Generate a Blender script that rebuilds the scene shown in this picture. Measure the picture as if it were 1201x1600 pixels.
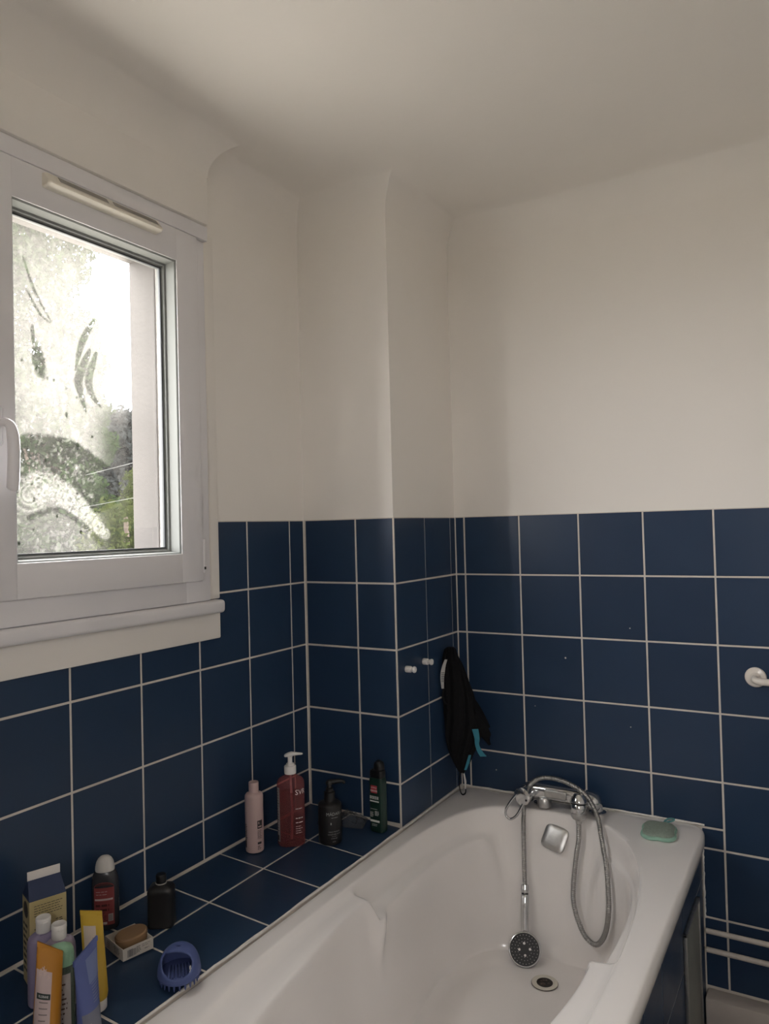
import bpy, bmesh, math, random
import numpy as np
from mathutils import Vector, Matrix, Quaternion
random.seed(7); rng = np.random.default_rng(7)
scene = bpy.context.scene
for o in list(bpy.data.objects): bpy.data.objects.remove(o)
COL = scene.collection
PI = math.pi

# ------------------------------------------------------------------ camera
F_PX, CAM = 1168.0, Vector((1.4577, -1.9505, -0.0299))
YAW, PITCH, ROLL = -0.5337, 0.0206, -0.0261
fw = Vector((math.sin(YAW)*math.cos(PITCH), math.cos(YAW)*math.cos(PITCH), math.sin(PITCH)))
rt = Vector((math.cos(YAW), -math.sin(YAW), 0)); up = rt.cross(fw)
r2 = rt*math.cos(ROLL) + up*math.sin(ROLL); u2 = up*math.cos(ROLL) - rt*math.sin(ROLL)
cd = bpy.data.cameras.new('camera'); cam = bpy.data.objects.new('camera', cd); COL.objects.link(cam)
cd.sensor_fit = 'VERTICAL'; cd.sensor_height = 36.0; cd.lens = F_PX/1600*36.0; cd.clip_start = 0.02; cd.clip_end = 500
cam.matrix_world = Matrix(((r2.x, u2.x, -fw.x, CAM.x), (r2.y, u2.y, -fw.y, CAM.y), (r2.z, u2.z, -fw.z, CAM.z), (0, 0, 0, 1)))
scene.camera = cam

# ------------------------------------------------------------------ light: an overcast bright sky, seen and felt through the window
w = bpy.data.worlds.new('sky'); scene.world = w; w.use_nodes = True
bg = w.node_tree.nodes['Background']
bg.inputs[0].default_value = (1.0, 0.972, 0.965, 1); bg.inputs[1].default_value = 24.5
scene.view_settings.view_transform = 'Standard'; scene.view_settings.look = 'None'
scene.view_settings.exposure = 0.0; scene.view_settings.gamma = 1.0; scene.view_settings.use_curve_mapping = False
scene.cycles.max_bounces = 14; scene.cycles.diffuse_bounces = 8; scene.cycles.glossy_bounces = 5
scene.cycles.transmission_bounces = 10; scene.cycles.transparent_max_bounces = 16
scene.cycles.use_denoising = True
scene.cycles.caustics_reflective = False; scene.cycles.caustics_refractive = False
pl = bpy.data.lights.new('window_portal', 'AREA'); pl.shape = 'RECTANGLE'; pl.size = 0.50; pl.size_y = 0.82
pl.cycles.is_portal = True
po = bpy.data.objects.new('window_portal', pl); COL.objects.link(po)
po.location = (-0.145, -0.80, 0.295)
po.rotation_euler = (PI/2, 0, -PI/2)
pl2 = bpy.data.lights.new('added_window_portal', 'AREA'); pl2.shape = 'RECTANGLE'; pl2.size = 0.48; pl2.size_y = 0.65; pl2.cycles.is_portal = True  # guides sky light through the window added behind the camera
po2 = bpy.data.objects.new('added_window_portal', pl2); COL.objects.link(po2); po2.location = (1.96, -3.01, 0.375); po2.rotation_euler = (PI/2, 0, 0)

# ------------------------------------------------------------------ helpers
def lin(c): return tuple(((v/255.0)/12.92 if v/255.0 <= 0.04045 else ((v/255.0+0.055)/1.055)**2.4) for v in c)
MATS = {}
def mat(name, rgb, rough=0.5, metal=0.0, spec=0.5, trans=0.0, ior=1.45, noise=0.0, nscale=20.0, bump=0.0, bscale=60.0, coat=0.0, alpha=1.0, subsurf=0.0, tint=None):
    if name in MATS: return MATS[name]
    m = bpy.data.materials.new(name); m.use_nodes = True; nt = m.node_tree; b = nt.nodes['Principled BSDF']
    b.inputs['Base Color'].default_value = (*rgb, 1); b.inputs['Roughness'].default_value = rough
    b.inputs['Metallic'].default_value = metal; b.inputs['Specular IOR Level'].default_value = spec
    b.inputs['Transmission Weight'].default_value = trans; b.inputs['IOR'].default_value = ior
    b.inputs['Coat Weight'].default_value = coat; b.inputs['Alpha'].default_value = alpha
    tc = nt.nodes.new('ShaderNodeTexCoord')
    if noise > 0:
        n = nt.nodes.new('ShaderNodeTexNoise'); n.inputs['Scale'].default_value = nscale; n.inputs['Detail'].default_value = 4
        nt.links.new(tc.outputs['Object'], n.inputs['Vector'])
        mx = nt.nodes.new('ShaderNodeMix'); mx.data_type = 'RGBA'
        mx.inputs['A'].default_value = (*[v*(1-noise) for v in rgb], 1)
        t2 = tint or rgb
        mx.inputs['B'].default_value = (*[min(1, v*(1+noise)) for v in t2], 1)
        nt.links.new(n.outputs['Fac'], mx.inputs['Factor']); nt.links.new(mx.outputs['Result'], b.inputs['Base Color'])
    if bump > 0:
        n2 = nt.nodes.new('ShaderNodeTexNoise'); n2.inputs['Scale'].default_value = bscale; n2.inputs['Detail'].default_value = 3
        nt.links.new(tc.outputs['Object'], n2.inputs['Vector'])
        bp = nt.nodes.new('ShaderNodeBump'); bp.inputs['Strength'].default_value = bump; bp.inputs['Distance'].default_value = 0.002
        nt.links.new(n2.outputs['Fac'], bp.inputs['Height']); nt.links.new(bp.outputs['Normal'], b.inputs['Normal'])
    MATS[name] = m; return m

class MB:
    def __init__(s): s.v = []; s.f = []
    def add(s, vs, fs):
        o = len(s.v); s.v += [tuple(p) for p in vs]; s.f += [tuple(i+o for i in f) for f in fs]; return s
    def box(s, x0, x1, y0, y1, z0, z1):
        x0, x1 = sorted((x0, x1)); y0, y1 = sorted((y0, y1)); z0, z1 = sorted((z0, z1))
        return s.add([(x0,y0,z0),(x1,y0,z0),(x1,y1,z0),(x0,y1,z0),(x0,y0,z1),(x1,y0,z1),(x1,y1,z1),(x0,y1,z1)],
                     [(0,3,2,1),(4,5,6,7),(0,1,5,4),(1,2,6,5),(2,3,7,6),(3,0,4,7)])
    def rbox(s, x0, x1, y0, y1, z0, z1, r=0.002, seg=2):
        bm = bmesh.new(); bmesh.ops.create_cube(bm, size=1)
        for v in bm.verts: v.co = Vector(((x0+x1)/2+v.co.x*(x1-x0), (y0+y1)/2+v.co.y*(y1-y0), (z0+z1)/2+v.co.z*(z1-z0)))
        bmesh.ops.bevel(bm, geom=list(bm.edges), offset=r, segments=seg, affect='EDGES', profile=0.5)
        bmesh.ops.recalc_face_normals(bm, faces=list(bm.faces)); bm.verts.index_update()
        s.add([v.co[:] for v in bm.verts], [[v.index for v in f.verts] for f in bm.faces]); bm.free(); return s
    def loft(s, rings, cap0=True, cap1=True, closed=True):
        o = len(s.v); n = len(rings[0])
        for r in rings: s.v += [tuple(p) for p in r]
        for i in range(len(rings)-1):
            for j in range(n if closed else n-1):
                a = o+i*n+j; b = o+i*n+(j+1) % n
                s.f.append((a, b, b+n, a+n))
        if cap0: s.f.append(tuple(o+j for j in reversed(range(n))))
        if cap1: s.f.append(tuple(o+(len(rings)-1)*n+j for j in range(n)))
        return s
    def lathe(s, prof, n=32, cap0=True, cap1=True, M=None):
        rings = []
        for r, z in prof:
            ring = [Vector((max(r, 1e-5)*math.cos(2*PI*j/n), max(r, 1e-5)*math.sin(2*PI*j/n), z)) for j in range(n)]
            rings.append([M @ p for p in ring] if M else ring)
        return s.loft(rings, cap0, cap1)
    def tube(s, pts, r, n=12, cap=True):
        pts = [Vector(p) for p in pts]; rings = []
        t0 = (pts[1]-pts[0]).normalized(); nrm = t0.orthogonal().normalized()
        for i, p in enumerate(pts):
            t = (pts[min(i+1, len(pts)-1)]-pts[max(i-1, 0)]).normalized()
            nrm = (nrm - t*nrm.dot(t)).normalized(); b = t.cross(nrm)
            rr = r[i] if isinstance(r, (list, tuple, np.ndarray)) else r
            rings.append([p+(nrm*math.cos(2*PI*j/n)+b*math.sin(2*PI*j/n))*rr for j in range(n)])
        return s.loft(rings, cap, cap)
    def build(s, name, m, parent=None, smooth=True, angle=38, fixn=False):
        me = bpy.data.meshes.new(name); me.from_pydata(s.v, [], s.f); me.update()
        if fixn:
            bm = bmesh.new(); bm.from_mesh(me); bmesh.ops.recalc_face_normals(bm, faces=list(bm.faces)); bm.to_mesh(me); bm.free()
        if smooth:
            me.shade_smooth(); me.set_sharp_from_angle(angle=math.radians(angle))
        me.materials.append(m)
        o = bpy.data.objects.new(name, me); COL.objects.link(o)
        if parent: o.parent = parent
        if parent and any(k in name for k in ('print', 'lettering', 'barcode', 'slots', 'strainer', 'inner_ribs')): o['kind'] = 'stuff'
        return o
def axis_mat(origin, zdir, xdir=None):
    z = Vector(zdir).normalized(); x = Vector(xdir) if xdir else z.orthogonal()
    x = (x - z*x.dot(z)).normalized(); y = z.cross(x)
    return Matrix(((x.x, y.x, z.x, origin[0]), (x.y, y.y, z.y, origin[1]), (x.z, y.z, z.z, origin[2]), (0, 0, 0, 1)))
def thing(name, label, cat, loc=(0, 0, 0), rotz=0.0, group=None):
    o = bpy.data.objects.new(name, None); COL.objects.link(o); o.empty_display_size = 0.02
    o.location = loc; o.rotation_euler = (0, 0, rotz); o['label'] = label; o['category'] = cat
    if group: o['group'] = group
    return o
def tag(o, label, cat, group=None):
    o['label'] = label; o['category'] = cat
    if group: o['group'] = group
    return o
def struct(o, label=None, cat=None):
    o['kind'] = 'structure'
    if label: o['label'] = label
    if cat: o['category'] = cat
    return o
def catmull(pts, k=8):
    P = [Vector(p) for p in pts]; P = [2*P[0]-P[1]] + P + [2*P[-1]-P[-2]]; out = []
    for i in range(1, len(P)-2):
        for j in range(k):
            t = j/k; a, b, c, d = P[i-1], P[i], P[i+1], P[i+2]
            out.append(0.5*((2*b)+(c-a)*t+(2*a-5*b+4*c-d)*t*t+(3*b-a-3*c+d)*t**3))
    out.append(P[-2]); return out
def sst(a, b, x):
    t = min(1.0, max(0.0, (x-a)/(b-a))); return t*t*(3-2*t)
# flat lettering: the outline mesh of a string, in 2D, centred
_txt = {}
def text2d(s, size):
    if (s, size) in _txt: return _txt[(s, size)]
    c = bpy.data.curves.new('lettering', 'FONT'); c.body = s; c.size = size; c.align_x = 'CENTER'; c.align_y = 'CENTER'; c.resolution_u = 2
    o = bpy.data.objects.new('lettering', c); COL.objects.link(o)
    dg = bpy.context.evaluated_depsgraph_get()
    me = bpy.data.meshes.new_from_object(o.evaluated_get(dg))
    r = ([(v.co.x, v.co.y) for v in me.vertices], [tuple(p.vertices) for p in me.polygons])
    bpy.data.objects.remove(o); bpy.data.meshes.remove(me); bpy.data.curves.remove(c)
    _txt[(s, size)] = r; return r
def put_text(mb, s, size, u0, v0, fn, stretch=1.0):
    vs, fs = text2d(s, size)
    mb.add([fn(u0+x*stretch, v0+y) for x, y in vs], fs)
def put_rect(mb, u0, u1, v0, v1, fn, k=6):
    vs = []; fs = []
    for i in range(k+1):
        u = u0+(u1-u0)*i/k; vs += [fn(u, v0), fn(u, v1)]
    for i in range(k): fs.append((2*i, 2*i+2, 2*i+3, 2*i+1))
    mb.add(vs, fs)
def put_lines(mb, u0, u1, v_top, n, pitch, th, fn, ragged=0.3, dash=None):
    for i in range(n):
        v = v_top-i*pitch; e = u1-(u1-u0)*random.random()*ragged
        u = u0
        while u < e-1e-6:
            d = random.uniform(0.6, 1.5)*(dash or (u1-u0)); un = min(e, u+d)
            put_rect(mb, u, un, v-th, v, fn, 3); u = un+(0.25*(dash or 1))
def se_ring(rx, ry, n, z, N=48, cx=0, cy=0):
    R = []
    for j in range(N):
        a = 2*PI*j/N; c, s = math.cos(a), math.sin(a)
        R.append((cx+rx*math.copysign(abs(c)**(2/n), c), cy+ry*math.copysign(abs(s)**(2/n), s), z))
    return R
def se_wrap(rx, ry, n, phi0, eps=0.0005):
    """label mapping: arclength u from angle phi0 (counter-clockwise seen from above = to the right for an outside viewer), v = height"""
    A = np.linspace(-PI, 3*PI, 2881); c, s = np.cos(A), np.sin(A)
    X = (rx+eps)*np.sign(c)*np.abs(c)**(2/n); Y = (ry+eps)*np.sign(s)*np.abs(s)**(2/n)
    L = np.concatenate([[0], np.cumsum(np.hypot(np.diff(X), np.diff(Y)))])
    l0 = float(np.interp(phi0, A, L))
    return lambda u, v: (float(np.interp(l0+u, L, X)), float(np.interp(l0+u, L, Y)), v)

# ------------------------------------------------------------------ materials of the room
PLASTER = mat('painted_plaster', (0.845, 0.815, 0.772), 0.75, noise=0.03, nscale=3, bump=0.12, bscale=45, spec=0.3)
GROUT = mat('grout', (0.66, 0.61, 0.55), 0.85, noise=0.18, nscale=14, bump=0.3, bscale=120)
CAULK = mat('caulk', (0.74, 0.72, 0.68), 0.55, noise=0.16, nscale=30, bump=0.5, bscale=90)
PVC = mat('white_pvc', (0.78, 0.77, 0.79), 0.32, noise=0.02, nscale=8)
CREAM = mat('cream_plastic', (0.82, 0.78, 0.68), 0.4)
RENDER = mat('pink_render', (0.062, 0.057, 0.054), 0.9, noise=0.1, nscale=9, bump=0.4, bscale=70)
ENAMEL = mat('white_enamel', (0.85, 0.825, 0.81), 0.16, noise=0.015, nscale=6, coat=0.3)
CHROME = mat('chrome', (0.62, 0.63, 0.64), 0.14, metal=1.0, noise=0.12, nscale=40, bump=0.06, bscale=60)
DULLCHROME = mat('limescaled_chrome', (0.52, 0.52, 0.51), 0.36, metal=1.0, noise=0.22, nscale=60, bump=0.2, bscale=160)
BLACKP = mat('black_plastic', (0.008, 0.008, 0.009), 0.35)
WHITEP = mat('white_plastic', (0.78, 0.76, 0.74), 0.35)
INK = mat('dark_print', (0.03, 0.027, 0.03), 0.6)
WHITEINK = mat('white_print', (0.72, 0.72, 0.70), 0.6)
def tile_material():
    m = bpy.data.materials.new('navy_tile'); m.use_nodes = True; nt = m.node_tree; b = nt.nodes['Principled BSDF']
    tc = nt.nodes.new('ShaderNodeTexCoord'); oi = nt.nodes.new('ShaderNodeObjectInfo')
    n = nt.nodes.new('ShaderNodeTexNoise'); n.inputs['Scale'].default_value = 9; n.inputs['Detail'].default_value = 5
    nt.links.new(tc.outputs['Object'], n.inputs['Vector'])
    mx = nt.nodes.new('ShaderNodeMix'); mx.data_type = 'RGBA'
    mx.inputs['A'].default_value = (0.0160, 0.0360, 0.0780, 1); mx.inputs['B'].default_value = (0.0215, 0.0475, 0.0990, 1)
    ad = nt.nodes.new('ShaderNodeMath'); ad.operation = 'MULTIPLY_ADD'; ad.inputs[1].default_value = 0.5
    nt.links.new(oi.outputs['Random'], ad.inputs[0])
    m2 = nt.nodes.new('ShaderNodeMath'); m2.operation = 'MULTIPLY'; m2.inputs[1].default_value = 0.5
    nt.links.new(n.outputs['Fac'], m2.inputs[0]); nt.links.new(m2.outputs[0], ad.inputs[2])
    nt.links.new(ad.outputs[0], mx.inputs['Factor']); nt.links.new(mx.outputs['Result'], b.inputs['Base Color'])
    rr = nt.nodes.new('ShaderNodeMapRange'); rr.inputs['To Min'].default_value = 0.27; rr.inputs['To Max'].default_value = 0.40
    nt.links.new(n.outputs['Fac'], rr.inputs['Value']); nt.links.new(rr.outputs['Result'], b.inputs['Roughness'])
    n2 = nt.nodes.new('ShaderNodeTexNoise'); n2.inputs['Scale'].default_value = 26
    nt.links.new(tc.outputs['Object'], n2.inputs['Vector'])
    bp = nt.nodes.new('ShaderNodeBump'); bp.inputs['Strength'].default_value = 0.10; bp.inputs['Distance'].default_value = 0.003
    nt.links.new(n2.outputs['Fac'], bp.inputs['Height']); nt.links.new(bp.outputs['Normal'], b.inputs['Normal'])
    b.inputs['Specular IOR Level'].default_value = 0.42
    return m
TILE = tile_material()

# ------------------------------------------------------------------ room shell (z = 0 is the top edge of the tiling, x = 0 the tiled window wall, y = 0 the pier front)
ZF, ZC = -1.49, 1.03            # floor, ceiling
XR, YF = 2.30, -2.90            # the two walls out of view
PX, PY = 0.336, 0.430           # pier corner x, back wall y
R_COVE = 0.11; ZW = ZC-R_COVE
E_ = 0.003                       # tiles stand this far proud of the wall
WY0, WY1, WZ0, WZ1 = -1.050, -0.562, -0.115, 0.705     # window opening in the wall

mb = MB()
mb.box(-0.14, -E_, YF, WY0, ZF, ZC+0.1); mb.box(-0.14, -E_, WY1, PY+0.2, ZF, ZC+0.1)
mb.box(-0.14, -E_, WY0, WY1, ZF, WZ0); mb.box(-0.14, -E_, WY0, WY1, WZ1, ZC+0.1)
wall_left = struct(mb.build('wall_left', PLASTER, smooth=False), 'white plastered window wall, tiled dark blue below', 'wall')
mb = MB(); mb.box(-0.16, XR+0.1, PY+E_, PY+0.15, ZF, ZC+0.1)
wall_back = struct(mb.build('wall_back', PLASTER, smooth=False), 'white back wall, tiled dark blue behind the bathtub', 'wall')
mb = MB(); mb.box(-E_, PX-E_, E_, PY+E_, ZF, ZC+0.05)
wall_pier = struct(mb.build('wall_pier', PLASTER, smooth=False), 'square white pier in the corner, tiled dark blue below', 'wall')
mb = MB(); mb.box(XR, XR+0.1, YF-0.1, PY+0.15, ZF, ZC+0.1)
wall_right = struct(mb.build('wall_right', PLASTER, smooth=False), 'plain white wall out of view to the right', 'wall')
W2X0, W2X1, W2Z0, W2Z1 = 1.72, 2.20, 0.05, 0.70      # opening of an added, unseen window that brightens the room
mb = MB(); mb.box(-0.14, W2X0, YF-0.1, YF, ZF, ZC+0.1); mb.box(W2X1, XR+0.1, YF-0.1, YF, ZF, ZC+0.1)
mb.box(W2X0, W2X1, YF-0.1, YF, ZF, W2Z0); mb.box(W2X0, W2X1, YF-0.1, YF, W2Z1, ZC+0.1)
wall_front = struct(mb.build('wall_front', PLASTER, smooth=False), 'plain white wall behind the photographer', 'wall')
FLOORM = mat('floor_vinyl', (0.20, 0.18, 0.165), 0.5, noise=0.25, nscale=7, bump=0.1)
mb = MB(); mb.box(-0.14, XR+0.1, YF-0.1, PY+0.15, ZF-0.1, ZF)
floor = struct(mb.build('floor', FLOORM, smooth=False), 'greyish brown floor beside the bathtub', 'floor')

# ceiling with its coved edge following pier and shutter box
BXF, BYE = 0.055, -0.466        # shutter box front and end
out = [(BXF, YF), (BXF, BYE), (-E_, BYE), (-E_, E_), (PX-E_, E_), (PX-E_, PY+E_), (XR, PY+E_), (XR, YF)]
def offset_poly(P, d):
    n = len(P); R = []
    for i in range(n):
        a, b, c = Vector(P[i-1]), Vector(P[i]), Vector(P[(i+1) % n])
        d1 = (b-a).normalized(); d2 = (c-b).normalized()
        n1 = Vector((d1.y, -d1.x)); n2 = Vector((d2.y, -d2.x))
        R.append(b + (n1+n2)*(d/(1+n1.dot(n2))))
    return R
mb = MB(); rings = []
for k in range(13):
    t = k/12*PI/2
    rings.append([(p.x, p.y, ZW+R_COVE*math.sin(t)) for p in offset_poly(out, R_COVE*(1-math.cos(t)))])
mb.loft(rings, cap0=False, cap1=True)
# outline is concave, so close it by tessellation instead of one n-gon
mb.f.pop(); top = offset_poly(out, R_COVE)
from mathutils.geometry import tessellate_polygon
base = len(mb.v)-len(out)
for tri in tessellate_polygon([[Vector((p.x, p.y, 0)) for p in top]]): mb.f.append(tuple(base+i for i in tri))
ceiling = struct(mb.build('ceiling', PLASTER, angle=30), 'white ceiling with softly coved edges', 'ceiling')
mb = MB(); mb.box(-0.2, XR+0.1, YF-0.1, PY+0.15, ZC+0.02, ZC+0.12)
struct(mb.build('ceiling_slab', PLASTER, ceiling, smooth=False))
ceiling.children[0].name = 'slab'

# ------------------------------------------------------------------ tiles: each one an object, on a grout bed
_tm = {}
def tile_mesh(a, b):
    k = (round(a, 3), round(b, 3))
    if k in _tm: return _tm[k]
    h = 0.0028; c = 0.0012; vs = []; fs = []
    A, B = a/2, b/2
    for (dx, z) in ((0, 0), (0, h-c*0.7), (c, h)):
        vs += [(-A+dx, -B+dx, z), (A-dx, -B+dx, z), (A-dx, B-dx, z), (-A+dx, B-dx, z)]
    for i in range(2):
        for j in range(4): fs.append((4*i+j, 4*i+(j+1) % 4, 4*i+4+(j+1) % 4, 4*i+4+j))
    fs.append((8, 9, 10, 11)); fs.append((3, 2, 1, 0))
    me = bpy.data.meshes.new('tile'); me.from_pydata(vs, [], fs); me.update(); me.materials.append(TILE); _tm[k] = me; return me
def place_tile(parent, org, ux, uy, a0, a1, b0, b1, gap=0.006, gapa=None):
    ga = gap if gapa is None else gapa
    a0, a1 = sorted((a0, a1)); b0, b1 = sorted((b0, b1))
    a, b = a1-a0-ga, b1-b0-gap
    if a < 0.003 or b < 0.003: return
    o = bpy.data.objects.new('tile', tile_mesh(a, b)); COL.objects.link(o); o.parent = parent
    ux, uy = Vector(ux), Vector(uy); uz = ux.cross(uy)
    p = Vector(org)+ux*((a0+a1)/2)+uy*((b0+b1)/2) - uz*0.0028
    j = Matrix.Rotation(random.uniform(-1, 1)*0.0022, 3, uz) @ Matrix.Rotation(random.uniform(-1, 1)*0.0012, 3, ux)
    M = Matrix(((ux.x, uy.x, uz.x), (ux.y, uy.y, uz.y), (ux.z, uy.z, uz.z)))
    M = (j @ M).to_4x4(); M.translation = p; o.matrix_local = M
    return o
ZL0, ZLS = -0.908, -0.056        # ledge height at the wall, slope towards the tub
def zl(x): return ZL0+ZLS*x
ROWS = [0, -0.2, -0.4, -0.6, -0.8]
# window wall
mb = MB(); mb.box(-E_, -0.0013, -1.60, -0.0013, -0.315, -0.93); mb.box(-E_, -0.0013, -0.41, -0.0013, 0.0, -0.315)
mb.build('grout', GROUT, wall_left, smooth=False)
yj = [0.0]+[-0.0742-0.2*k for k in range(8)]
for k in range(len(yj)-1):
    for i, z0 in enumerate(ROWS):
        z1 = ROWS[i+1] if i < 4 else ZL0+0.002
        a0, a1, zt = yj[k+1], yj[k], z0
        if a0 < -0.41 and z0 > -0.31:
            if z1 > -0.31: a0 = max(a0, -0.400)
            elif a1 < -0.40: zt = -0.318
        if a0 >= a1-0.005: continue
        if k == 0: a1 = -0.001
        place_tile(wall_left, (0, 0, 0), (0, 1, 0), (0, 0, 1), a0, a1, z1, zt, gap=0.0055)
# pier, both faces
mb = MB(); mb.box(0.0, PX-0.0013, 0.0013, E_, 0.0, -0.95); mb.box(PX-E_, PX-0.0013, 0.0013, PY, 0.0, -0.95)
mb.build('grout', GROUT, wall_pier, smooth=False)
for i, z0 in enumerate(ROWS):
    zb = ROWS[i+1] if i < 4 else -0.912
    place_tile(wall_pier, (0, 0, 0), (1, 0, 0), (0, 0, 1), 0.004, 0.198, zb, z0)
    place_tile(wall_pier, (0, 0, 0), (1, 0, 0), (0, 0, 1), 0.198, PX-0.0025, zb if i < 4 else -0.919, z0)
    zb = ROWS[i+1] if i < 4 else -0.930
    for a0, a1 in ((0.0, 0.2005), (0.2005, 0.3904), (0.3904, PY)):
        place_tile(wall_pier, (PX, 0, 0), (0, 1, 0), (0, 0, 1), a0+(0.0035 if a0 == 0 else 0), a1, zb, z0, gapa=0.0035)
MB().rbox(PX-0.0052, PX-0.0002, 0.0002, 0.0052, -0.927, 0.0, 0.0012).build('corner_grout', GROUT, wall_pier)
# back wall
mb = MB(); mb.box(PX, XR, PY+0.0013, PY+E_, 0.0, -1.44)
mb.build('grout', GROUT, wall_back, smooth=False)
xj = [PX]+[0.3708+0.2*k for k in range(10)]
for k in range(len(xj)-1):
    a0, a1 = xj[k], xj[k+1]
    rows = [0, -0.2, -0.4, -0.6, -0.8, -0.934] if a1 < 1.2 else [0, -0.2, -0.4, -0.6, -0.8, -0.9985, -1.2, -1.4]
    if a1 < 1.2 and a1 > 1.1: rows = [0, -0.2, -0.4, -0.6, -0.8, -0.938]
    for i in range(len(rows)-1): place_tile(wall_back, (0, PY, 0), (1, 0, 0), (0, 0, 1), a0, min(a1, XR), rows[i+1], rows[i])
for z1, z0 in ((-0.9985, -0.938), (-1.2, -0.9985), (-1.4, -1.2)):
    place_tile(wall_back, (0, PY, 0), (1, 0, 0), (0, 0, 1), 1.108, 1.1708, z1, z0)

for cx_, cz_, cr_ in ((0.716, -0.467, 0.0030), (0.922, -0.362, 0.0022), (0.915, -0.667, 0.0020), (0.465, -0.862, 0.0022), (0.609, -0.632, 0.0014)):   # chips in the glaze
    MB().lathe([(cr_, 0.0001), (cr_*0.8, 0.0006)], 9, M=axis_mat((cx_, PY, cz_), (0, -1, 0))).build('glaze_chip', GROUT, wall_back)
# tiled ledge between the window wall and the bathtub
LZ = -ZLS
ledge_n = Vector((LZ, 0, 1)).normalized(); ledge_x = Vector((1, 0, -LZ)).normalized()
mb = MB()
mb.add([(0, -1.6, ZF), (PX+0.001, -1.6, ZF), (PX+0.001, -0.001, ZF), (0, -0.001, ZF),
        (0, -1.6, zl(0)-0.0015), (PX+0.001, -1.6, zl(PX)-0.0015), (PX+0.001, -0.001, zl(PX)-0.0015), (0, -0.001, zl(0)-0.0015)],
       [(0,3,2,1),(4,5,6,7),(0,1,5,4),(1,2,6,5),(2,3,7,6),(3,0,4,7)])
wall_ledge = struct(mb.build('wall_ledge', GROUT, smooth=False), 'low tiled ledge between window wall and bathtub', 'ledge')
ly = [-0.001, -0.2175, -0.4175, -0.6175, -0.8175, -1.0175, -1.2175, -1.4175, -1.6]
for k in range(len(ly)-1):
    for a0, a1 in ((0.002, 0.1546), (0.1546, PX+0.003)):
        place_tile(wall_ledge, (0, 0, ZL0), ledge_x, (0, 1, 0), a0, a1, ly[k+1], ly[k])
# tiled apron on the bathtub's open side, with an inspection hatch
AX = 1.108
mb = MB(); mb.box(AX-0.05, AX-0.0013, -1.26, PY-0.002, ZF, -0.968)
wall_apron = struct(mb.build('wall_apron', GROUT, smooth=False), 'dark blue tiled side panel of the bathtub', 'panel')
APR = [(-0.592, -0.392, -1.18, -0.968), (-0.392, -0.195, -1.18, -0.968), (-0.195, 0.078, -1.18, -0.968), (0.078, 0.424, -1.087, -0.968),
       (0.296, 0.424, -1.28, -1.087), (0.296, 0.424, -1.485, -1.28), (-0.195, 0.078, -1.38, -1.18), (-0.392, -0.195, -1.38, -1.18),
       (-0.195, 0.078, -1.485, -1.38), (-0.392, -0.195, -1.485, -1.38)]
for y in (-0.792, -0.992, -1.192): APR.append((y, y+0.2, -1.18, -0.968))
for y in (-0.592, -0.792, -0.992, -1.192): APR += [(y, y+0.2, -1.38, -1.18), (y, y+0.2, -1.485, -1.38)]
for a0, a1, b0, b1 in APR: place_tile(wall_apron, (AX, 0, 0), (0, 1, 0), (0, 0, 1), a0, a1, b0, b1, gap=0.004)
GREYP = mat('grey_painted_metal', (0.21, 0.22, 0.20), 0.45, noise=0.08, nscale=15)
h = thing('inspection_hatch', 'grey metal inspection hatch in the tiled side of the bathtub', 'hatch', (AX, 0.187, -1.28))
MB().rbox(0.0006, 0.006, -0.106, 0.106, -0.205, 0.190, 0.0015).build('panel', GREYP, h)
f = MB()
for y0, y1, z0, z1 in ((-0.112, -0.104, -0.205, 0.196), (0.104, 0.112, -0.205, 0.196), (-0.112, 0.112, 0.188, 0.196)): f.rbox(0.0006, 0.010, y0, y1, z0, z1, 0.001)
f.build('frame', DULLCHROME, h)
# ------------------------------------------------------------------ pipes and boxed plinth along the foot of the back wall
PIPE = mat('painted_pipe', (0.62, 0.57, 0.52), 0.5, noise=0.15, nscale=30, bump=0.2)
for z, nm in ((-1.222, 'upper'), (-1.276, 'lower')):
    p = thing('heating_pipe', 'white painted %s pipe low along the back wall' % nm, 'pipe', (1.117, 0.395, z))
    MB().tube([(0.0, 0, 0), (XR-1.12, 0, 0)], 0.0075, 16).build('pipe', PIPE, p)
    for x in (0.22, 0.75):
        c = MB(); c.tube([(x-0.006, 0, 0), (x+0.006, 0, 0)], 0.0105, 16); c.box(x-0.005, x+0.005, 0.004, 0.0345, -0.006, 0.006); c.build('clip', PIPE, p)
BASEM = mat('plinth_paint', (0.55, 0.50, 0.46), 0.6, noise=0.12, nscale=12, bump=0.2)
mb = MB(); mb.rbox(1.112, XR-0.002, 0.368, PY-0.001, ZF+0.001, -1.402, 0.006)
struct(mb.build('baseboard_back', BASEM), 'beige boxed skirting under the pipes', 'skirting')

# ------------------------------------------------------------------ window
win = struct(thing('window_1', 'white tilting window with one dirty pane above the ledge', 'window', (0, 0, 0)))
def ring_frame(mb, y0, y1, z0, z1, iy0, iy1, iz0, iz1, x0, x1, r=0.003):
    mb.rbox(x0, x1, y0, iy0, z0, z1, r); mb.rbox(x0, x1, iy1, y1, z0, z1, r)
    mb.rbox(x0, x1, iy0-r, iy1+r, z0, iz0, r); mb.rbox(x0, x1, iy0-r, iy1+r, iz1, z1, r); return mb
ring_frame(MB(), -1.135, -0.458, -0.2142, 0.7915, -1.06, -0.55, -0.12, 0.70, -0.045, 0.030, 0.006).build('frame', PVC, win)
SY0, SY1, SZ0, SZ1 = -1.105, -0.500, -0.158, 0.752
GY0, GY1, GZ0, GZ1 = -1.024, -0.576, -0.083, 0.668
MB().rbox(0.031, 0.0465, -1.135, -0.462, 0.7525, 0.7915, 0.002).build('head_rail', PVC, win)
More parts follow.
